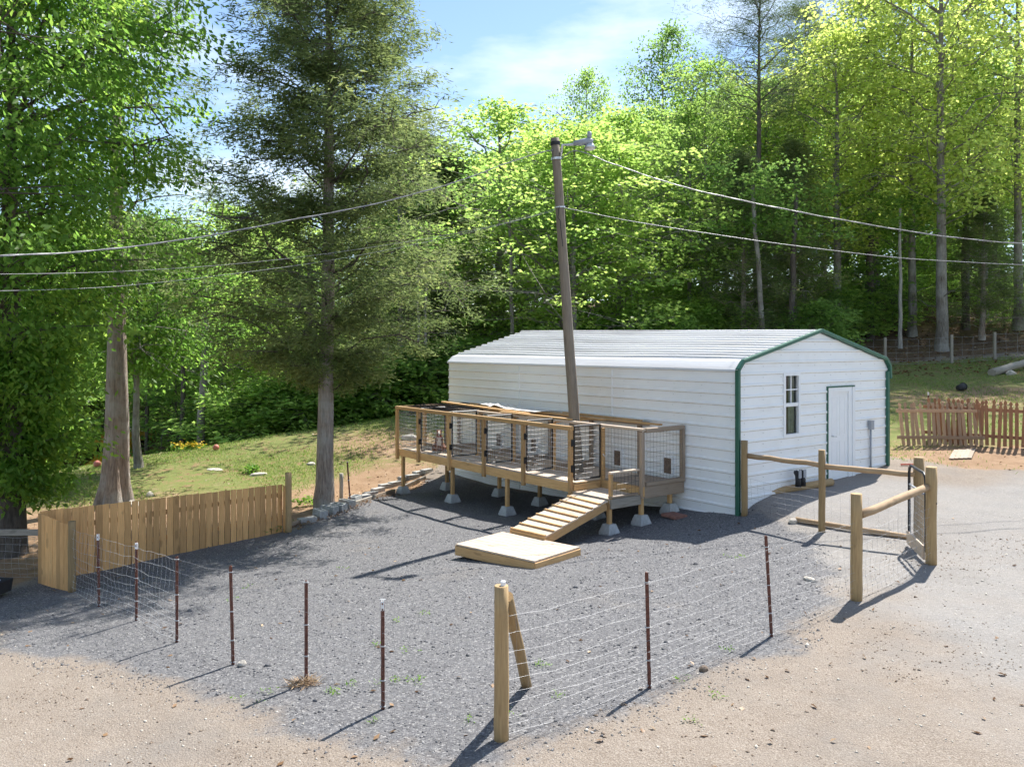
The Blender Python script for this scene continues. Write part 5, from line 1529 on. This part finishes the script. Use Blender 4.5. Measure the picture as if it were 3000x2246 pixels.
# ---- the woods: named individuals first
ind = [
    ('maple_tree', P_MAPLE[0], 1230, 40, 275, 'bright green maple directly behind the utility pole', 1.5),
    ('maple_tree', P_MAPLE[1], 1075, 45, 225, 'rounded light green maple right of the tall cedar', 1.3),
    ('maple_tree', P_MAPLE[2], 1335, 44, 240, 'light green maple just right of the pole lamp', 1.2),
    ('tulip_tree', P_TALL[0], 1430, 55, 62, 'tall narrow blue green tree against the open sky', .85),
    ('tulip_tree', P_TALL[1], 1265, 60, 150, 'slim treetop rising above the maples by the lamp', .7),
    ('pine_tree', P_PINE, 1640, 44, -60, 'tall dark pine above the shed roof', 1.0),
    ('pine_tree', P_PINE, 1735, 52, -10, 'second dark pine right of the tall pine', .9),
    ('pine_tree', P_PINE, 1880, 50, -120, 'pine whose trunk shows among the yellow green trees', .8),
    ('oak_tree', P_TALL[2], 2035, 43, -260, 'big pale trunked yellow green tree beside the hill fence', 1.25),
    ('oak_tree', P_TALL[2], 1890, 50, -60, 'yellow green tree left of the big pale trunked tree', 1.15),
    ('oak_tree', P_TALL[2], 2200, 47, -220, 'yellow green tree at the right edge of the picture', 1.1),
    ('oak_tree', P_TALL[2], 1810, 46, 60, 'yellow green tree just right of the second pine', 1.1),
    ('oak_tree', P_TALL[2], 1970, 47, -100, 'yellow green tree rising above the shed gable', 1.0),
    ('oak_tree', P_TALL[2], 2120, 52, -200, 'tall yellow green tree behind the dull green cedar', 1.2),
    ('cedar_tree', P_CEDAR_B, 1600, 42, 330, 'dark shaded cedar left below the tall pine', 1.1),
    ('cedar_tree', P_CEDAR_B, 1710, 44, 300, 'dark cedar right below the tall pine', 1.1),
    ('cedar_tree', P_CEDAR_B, 2120, 45, 420, 'dull green cedar behind the big pale trunked tree', 1.0),
    ('forest_tree', P_TALL[1], 1520, 50, 130, 'green tree between the blue green tree and the tall pine', 1.0),
    ('forest_tree', P_TALL[1], 1780, 57, 50, 'green tree behind the second pine', 1.0),
    ('forest_tree', P_MAPLE[1], 480, 47, 440, 'rounded green tree filling the gap left of the tall cedar', 1.3),
    ('forest_tree', P_MAPLE[2], 610, 45, 470, 'green tree half hidden behind the tall cedar', 1.2),
]
for kind, pr, Xd, d, Yd, lab, sx in ind:
    x = by_pixel(Xd, d); H_ = h_for(Yd, x, d)
    put_tree(kind, pr, x, d, H_, lab, sxy=sx * (pr[2] / H_) if kind != 'maple_tree' else sx)

# ---- then the ranks behind, which nothing tells apart
rw = random.Random(41)
placed = [(by_pixel(i[2], i[3]), i[3]) for i in ind]
def rank(n, d0, d1, X0, X1, protos, kind, label, group, fr, mind=2.2, sx=(.9, 1.2), cat='tree'):
    c = 0; tries = 0
    while c < n and tries < n * 30:
        tries += 1
        d = rw.uniform(d0, d1); Xd = rw.uniform(X0, X1); x = by_pixel(Xd, d)
        if Xd < 480 and d < 40: continue
        if Xd > 1880 and d < 42.5: continue
        if any((x - a) ** 2 + (d - b) ** 2 < mind ** 2 for a, b in placed): continue
        if (x + 27.4) ** 2 * 2 + (d - 52) ** 2 < 60 and d > 40: continue
        if abs(x / d + .5) < .07 and d < 58: continue
        placed.append((x, d))
        pr = protos[rw.randrange(len(protos))]
        top_y = sky_Y(Xd) + rw.uniform(*fr)
        H_ = max(h_for(top_y, x, d), 3.0)
        H_ = min(H_, pr[2] * 1.6)
        bands = [(330, 'behind the big left trees'), (560, 'in the gap left of the tall cedar'), (800, 'behind the tall cedar'), (1000, 'between the tall cedar and the shed'), (1200, 'left of the utility pole'), (1400, 'right of the utility pole'),
                 (1600, 'above the middle of the shed roof'), (1800, 'by the two pines'), (2000, 'above the shed gable'), (9999, 'on the far right hillside')]
        where = next(t for lim, t in bands if Xd < lim)
        put_tree(kind, pr, x, d, H_, label + ' ' + where, group + ' ' + where, rw.uniform(-.8, .8), sxy=rw.uniform(*sx), cat=cat)
        c += 1
rank(26, 47, 60, -120, 2330, [P_TALL[0], P_TALL[1], P_MAPLE[1], P_TALL[1]], 'forest_tree', 'leafy tree deep in the woods', 'deep woods trees', (20, 120), 2.6)
rank(34, 64, 85, -150, 2360, [P_TALL[1], P_MAPLE[2], P_MAPLE[1]], 'forest_tree', 'far leafy tree closing the woods', 'far woods trees', (0, 90), 3.0, (1.0, 1.4))
rank(30, 43, 58, 420, 1880, P_SUB, 'sapling', 'small leafy understorey tree', 'understorey trees', (380, 560), 1.2, (1.0, 1.5))
rank(14, 45, 60, 1850, 2330, P_SUB, 'sapling', 'small leafy hillside tree', 'understorey trees on the hillside', (640, 760), 1.2, (1.0, 1.5))
rank(26, 39, 50, 560, 1900, P_BUSH, 'bush', 'low green bush', 'bushes', (2000, 2000), .8, (.9, 1.4), 'bush')
rank(16, 42, 62, -60, 520, P_SUB, 'sapling', 'small leafy tree beyond the lawn crest', 'understorey trees beyond the left crest', (250, 420), 1.3, (1.0, 1.5))

rank(22, 37.5, 43, 600, 1000, P_BUSH, 'bush', 'leafy bush at the wood edge', 'wood edge bushes', (2000, 2000), .8, (1.0, 1.6), 'bush')
rank(34, 60, 78, 700, 2340, P_SUB, 'sapling', 'small far understorey tree', 'far understorey trees', (380, 480), 1.2, (1.2, 1.8))
# ---- bare trunks one can see under the canopy
def trunk_only(proto_bark, Xd, Yb, Yt, d, wpx, label, lean=0.0, kind='slender_tree'):
    x = by_pixel(Xd, d); z = gz(x, d)
    root = thing(kind, label, 'tree', (x, d, z))
    r = wpx * 3000 / 2212 / FPX * d / 2
    H_ = max(h_for(Yt, x, d), 2)
    rr = random.Random(int(Xd))
    k = 9
    pts = np.array([[x + lean * H_ * i / (k - 1) + rr.uniform(-.05, .05) * (i > 0), d, z - .2 + (H_ + .2) * i / (k - 1)] for i in range(k)])
    v, f = tube_np(pts - np.array([x, d, z]), [r * (1.25 if i == 0 else 1) * (1 - .45 * i / (k - 1)) for i in range(k)], 9)
    o = bpy.data.objects.new('trunk', mesh_np('trunk', v, f, proto_bark, None, True)); place(o, Matrix.Translation((x, d, z)), root)
    rng = np.random.default_rng(int(Xd))
    nC = 26
    C = np.stack([rng.normal(0, 1.2, nC) + lean * H_, rng.normal(0, 1.2, nC), H_ * rng.uniform(.72, 1.08, nC)], 1)
    V, F, T = leaf_geo(rng, C, (.45, .45, .2), 40, .22, .16, .8, .3)
    o = bpy.data.objects.new('crown', mesh_np('crown', V, F, L_DEEP, {'tint': T})); place(o, Matrix.Translation((x, d, z)), root)
trunk_only(B_GREY, 433, 965, 560, 38, 19, 'straight grey trunk beside the yellow flowers on the crest', .03)
trunk_only(B_DARK, 392, 960, 600, 41, 12, 'dark trunk just left of the yellow flowers', .01)
trunk_only(B_DARK, 318, 960, 640, 44, 10, 'thin dark trunk right of the thick fluted trunk')
trunk_only(B_DARK, 672, 920, 560, 39, 18, 'dark trunk just left of the tall cedar trunk', -.01)
trunk_only(B_DARK, 748, 900, 600, 41, 13, 'leaning dark trunk right of the tall cedar trunk', .05)
trunk_only(B_GREY, 868, 880, 420, 39.5, 17, 'straight blue grey trunk left of the shed corner', -.005)
trunk_only(B_PALE, 906, 880, 520, 38, 7, 'left one of two thin pale stems by the shed corner', -.01, 'pale_sapling')
trunk_only(B_PALE, 919, 880, 520, 38.3, 8, 'right one of two thin pale stems by the shed corner', .005, 'pale_sapling')
trunk_only(B_GREY, 1108, 730, 420, 39, 10, 'thin bare trunk above the far end of the shed roof', -.02)
trunk_only(B_GREY, 1240, 730, 470, 38.5, 15, 'mottled trunk just right of the utility pole')
trunk_only(B_GREY, 1650, 730, 400, 40, 14, 'left one of two trunks forking above the shed ridge', -.06)
trunk_only(B_DARK, 1705, 730, 420, 41, 15, 'right one of two trunks forking above the shed ridge', .04)
trunk_only(B_PALE, 1945, 780, 450, 44, 9, 'slim pale trunk left of the big pale trunked tree')
trunk_only(B_DARK, 2085, 760, 400, 48, 17, 'dark trunk right behind the big pale trunked tree')
trunk_only(B_DARK, 2150, 720, 350, 56, 12, 'dark straight trunk on the right hillside')
trunk_only(B_DARK, 1880, 760, 380, 47, 16, 'dark trunk at the wood edge above the gable roof')

# ------------------------------------------------------------------ small growth and litter
def stuff_leaves(name, label, cat, C, sig, per, leaf, mat, up, droop, seed, tint0=.45):
    rng = np.random.default_rng(seed)
    V, F, T = leaf_geo(rng, np.asarray(C), sig, per, leaf[0], leaf[1], up, droop, tint0=tint0)
    o = bpy.data.objects.new(name, mesh_np(name, V, F, mat, {'tint': T}))
    place(o, Matrix.Identity(4)); tag(o, label, cat, kind='stuff')
    return o
# grass blades on the lawns, thicker in drifts
rng = np.random.default_rng(5)
def grass_pts(n, xr, yr, poly, thr):
    x = rng.uniform(*xr, n); y = rng.uniform(*yr, n)
    w = np.sin(x * .9 + 1.7 * np.sin(y * .55)) + np.sin(y * 1.1 + x * .4) * .8 + rng.normal(0, .5, n)
    bare = np.zeros(n)
    for q in ((-10, 17, 3.2), (-9.2, 19.5, 2.6), (-5.2, 19.6, 1.9), (-4.2, 22.2, 1.7), (-3.4, 24.5, 1.6), (-13, 15, 4), (10.6, 20.2, 1.6), (12.5, 20.4, 1.5)): bare += np.exp(-((x - q[0]) ** 2 + (y - q[1]) ** 2) / q[2] ** 2)
    keep = (poly_dist(x, y, poly) > .1) & (w > thr + 1.8 * bare) & (y + .25 * np.minimum(x, 0) < 34.5 + 6.5 * (x > 8))
    return x[keep], y[keep]
gx1, gy1 = grass_pts(120000, (-18, -1), (13, 34), LAWN_L, -.1)
gx2, gy2 = grass_pts(60000, (9, 27), (18, 41), LAWN_R, -.2)
gxx, gyy = np.r_[gx1, gx2], np.r_[gy1, gy2]
gzz = gz_arr(gxx, gyy)
n = len(gxx)
hgt = rng.uniform(.03, .085, n); az = rng.uniform(0, 6.28, n); wd = rng.uniform(.006, .016, n)
bx_, by_ = np.cos(az) * wd, np.sin(az) * wd
tipx, tipy = gxx + rng.normal(0, .03, n), gyy + rng.normal(0, .03, n)
V = np.stack([np.stack([gxx - bx_, gyy - by_, gzz - .005], 1), np.stack([gxx + bx_, gyy + by_, gzz - .005], 1), np.stack([tipx, tipy, gzz + hgt], 1)], 1).reshape(-1, 3)
F = np.arange(n * 3).reshape(-1, 3)
o = bpy.data.objects.new('lawn_grass', mesh_np('lawn_grass', V, F, L_GRASS, {'tint': np.repeat(np.clip(rng.normal(.45, .25, n), 0, 1), 3)}))
place(o, Matrix.Identity(4)); tag(o, 'thin short grass growing over the lawns', 'grass', kind='stuff')

def ground_scatter(n, xr, yr, test=None):
    x = rng.uniform(*xr, n); y = rng.uniform(*yr, n)
    if test is not None:
        k = test(x, y); x, y = x[k], y[k]
    return np.stack([x, y, gz_arr(x, y)], 1)
# dry leaves: along the edging, over lawn and woods floor, a few on the gravel
C1 = []
for a, b in zip(edge, edge[1:]):
    for i in range(60):
        p = a.lerp(b, rng.random()); C1.append((p.x + rng.normal(.12, .12), p.y - abs(rng.normal(.1, .12)), gz(p.x, p.y) + .02))
C2 = ground_scatter(2600, (-16, -1), (15, 34), lambda x, y: poly_dist(x, y, LAWN_L) > .2)
C3 = ground_scatter(9000, (-30, 45), (36, 70))
C4 = ground_scatter(900, (8, 26), (18, 40), lambda x, y: poly_dist(x, y, LAWN_R) > .2)
C5 = ground_scatter(260, (-8, 9), (5, 16))
C_all = np.concatenate([np.array(C1), C2, C4, C5]) + np.array([0, 0, .012])
stuff_leaves('dry_leaves', 'scattered dry brown leaves on lawn, edging and gravel', 'leaves', C_all, (.02, .02, .004), 1, (.075, .045), L_DRY, .75, .0, 8)
stuff_leaves('leaf_litter', 'brown leaf litter on the floor of the woods', 'leaf litter', C3 + np.array([0, 0, .02]), (.25, .25, .01), 3, (.16, .11), L_DRY, .8, .0, 9, .4)

# loose stones and clods: tiny tetra-like chips over gravel and dirt
def chips(name, label, cat, P, size, mat, seed):
    r2 = np.random.default_rng(seed); n = len(P)
    base = np.array([(1, 0, 0), (-.5, .8, 0), (-.5, -.8, 0), (.15, .1, .75), (0, 0, -.4)], float)
    s = r2.lognormal(0, .45, n)[:, None, None] * size
    a = r2.uniform(0, 6.28, n); ca, sa = np.cos(a), np.sin(a)
    R = np.zeros((n, 3, 3)); R[:, 0, 0] = ca; R[:, 0, 1] = -sa; R[:, 1, 0] = sa; R[:, 1, 1] = ca; R[:, 2, 2] = 1
    v = (base[None] * r2.uniform(.6, 1.3, (n, 5, 3)) * s) @ R.transpose(0, 2, 1) + P[:, None, :]
    f = np.array([(0, 1, 3), (1, 2, 3), (2, 0, 3), (1, 0, 4), (2, 1, 4), (0, 2, 4)])
    F = (np.arange(n)[:, None, None] * 5 + f[None]).reshape(-1, 3)
    o = bpy.data.objects.new(name, mesh_np(name, v.reshape(-1, 3), F, mat)); place(o, Matrix.Identity(4))
    tag(o, label, cat, kind='stuff'); return o
inY = lambda x, y: (poly_dist(x, y, YARD) > -.35)
M_G1 = plain('gravel_stone_dark', (0.122, 0.120, 0.124), .9, 0, .35, 30)
M_G2 = plain('gravel_stone_light', (0.30, 0.292, 0.285), .9, 0, .3, 30)
chips('gravel_stones', 'dark grey gravel stones covering the yard', 'gravel', ground_scatter(42000, (-8.5, 9), (6.4, 18), inY), .010, M_G1, 1)
chips('gravel_chips', 'pale chips among the dark gravel', 'gravel', ground_scatter(9000, (-8.5, 9), (6.4, 18), inY), .0085, M_G2, 2)
def clodtest(x, y):
    w = np.sin(x * 1.3 + 2 * np.sin(y * .8)) + np.sin(y * 1.9 - x * .7) + rng.normal(0, .7, len(x))
    return (poly_dist(x, y, YARD) < .15) & (w > .55)
chips('dirt_crumbs', 'brown dirt crumbs on the trodden ground outside the yard', 'dirt', ground_scatter(30000, (-8, 11), (4.2, 15), clodtest), .0095, M_CLOD, 3)
chips('pale_pebbles', 'pale pebbles on the dirt road', 'pebbles', ground_scatter(9000, (-8, 12), (4.2, 16), lambda x, y: poly_dist(x, y, YARD) < .1), .010, M_PALESTONE, 4)
# little weeds in the gravel
wp = [(715, 2050), (780, 2030), (1040, 2005), (1110, 2010), (1090, 2110), (1160, 2000), (1200, 1992), (1220, 1990), (1570, 1955), (1580, 1950), (1640, 2045), (1500, 2090), (1375, 2118), (960, 2030), (970, 2025), (1400, 1390), (690, 1520), (1075, 1400), (2130, 1912), (1985, 1993), (2095, 2040), (2028, 2115), (2150, 1635), (2170, 1632), (1290, 1450), (1005, 1665), (730, 1720), (690, 1760), (1160, 1820), (1240, 1800), (1105, 1890), (1190, 1905)]
C = []
for X, Y in wp:
    g = gpt(X, Y)
    for i in range(3): C.append((g.x + rng.normal(0, .05), g.y + rng.normal(0, .05), g.z + .02))
stuff_leaves('weeds', 'small green weeds sprouting through the gravel', 'weeds', C, (.03, .03, .008), 6, (.035, .014), L_WEED, .5, -.6, 12, .6)
g = gpt(905, 1480); lf_c = [(g.x + rng.normal(0, .12), g.y - .15 + rng.normal(0, .08), g.z + .12) for i in range(8)]
o = stuff_leaves('pokeweed', 'light green leafy weed at the foot of the cedar', 'plant', lf_c, (.06, .06, .06), 14, (.12, .06), L_WEED, .5, -.2, 13, .7)
g = gpt(745, 1385); lf_c = [(g.x + rng.normal(0, .15), g.y + rng.normal(0, .1), g.z + .08) for i in range(8)]
o = stuff_leaves('leafy_weed', 'broad leaved green weed beside the flat stone on the lawn', 'plant', lf_c, (.06, .06, .05), 14, (.18, .06), L_WEED, .5, -.5, 14, .6)
g = gpt(720, 1575); lf_c = [(g.x + i * .12, g.y + .1 + i * .06, gz(g.x + i * .12, g.y + .1 + i * .06) + .06) for i in range(-4, 6)]
o = stuff_leaves('creeping_weed', 'dark green weeds along the foot of the board fence', 'plant', lf_c, (.08, .05, .04), 30, (.07, .04), L_DEEP, .5, 0, 15, .4)
g = gpt(895, 2005); lf_c = [(g.x + rng.normal(0, .06), g.y + rng.normal(0, .05), g.z + .01) for i in range(10)]
o = stuff_leaves('straw_tuft', 'tuft of dry straw round the foot of a rusty fence post', 'grass', lf_c, (.03, .03, .01), 16, (.13, .012), L_DRY, .3, -.5, 16, .8)
g = gpt(550, 1318); lf_c = [(g.x + rng.normal(0, .30), g.y + rng.normal(0, .15), g.z + .18) for i in range(18)]
fl = thing('yellow_flowers', 'clump of yellow flowers on the lawn crest by the grey trunk', 'flowers', g)
rngf = np.random.default_rng(3)
V, F, T = leaf_geo(rngf, np.array(lf_c), (.08, .08, .06), 10, .09, .07, .8, 0); ob = bpy.data.objects.new('blossoms', mesh_np('blossoms', V, F, L_FLOWER, {'tint': T})); place(ob, Matrix.Identity(4), fl)
V, F, T = leaf_geo(rngf, np.array(lf_c) - np.array([0, 0, .15]), (.1, .1, .07), 16, .14, .04, .4, -.8); ob = bpy.data.objects.new('foliage', mesh_np('foliage', V, F, L_WEED, {'tint': T})); place(ob, Matrix.Identity(4), fl)
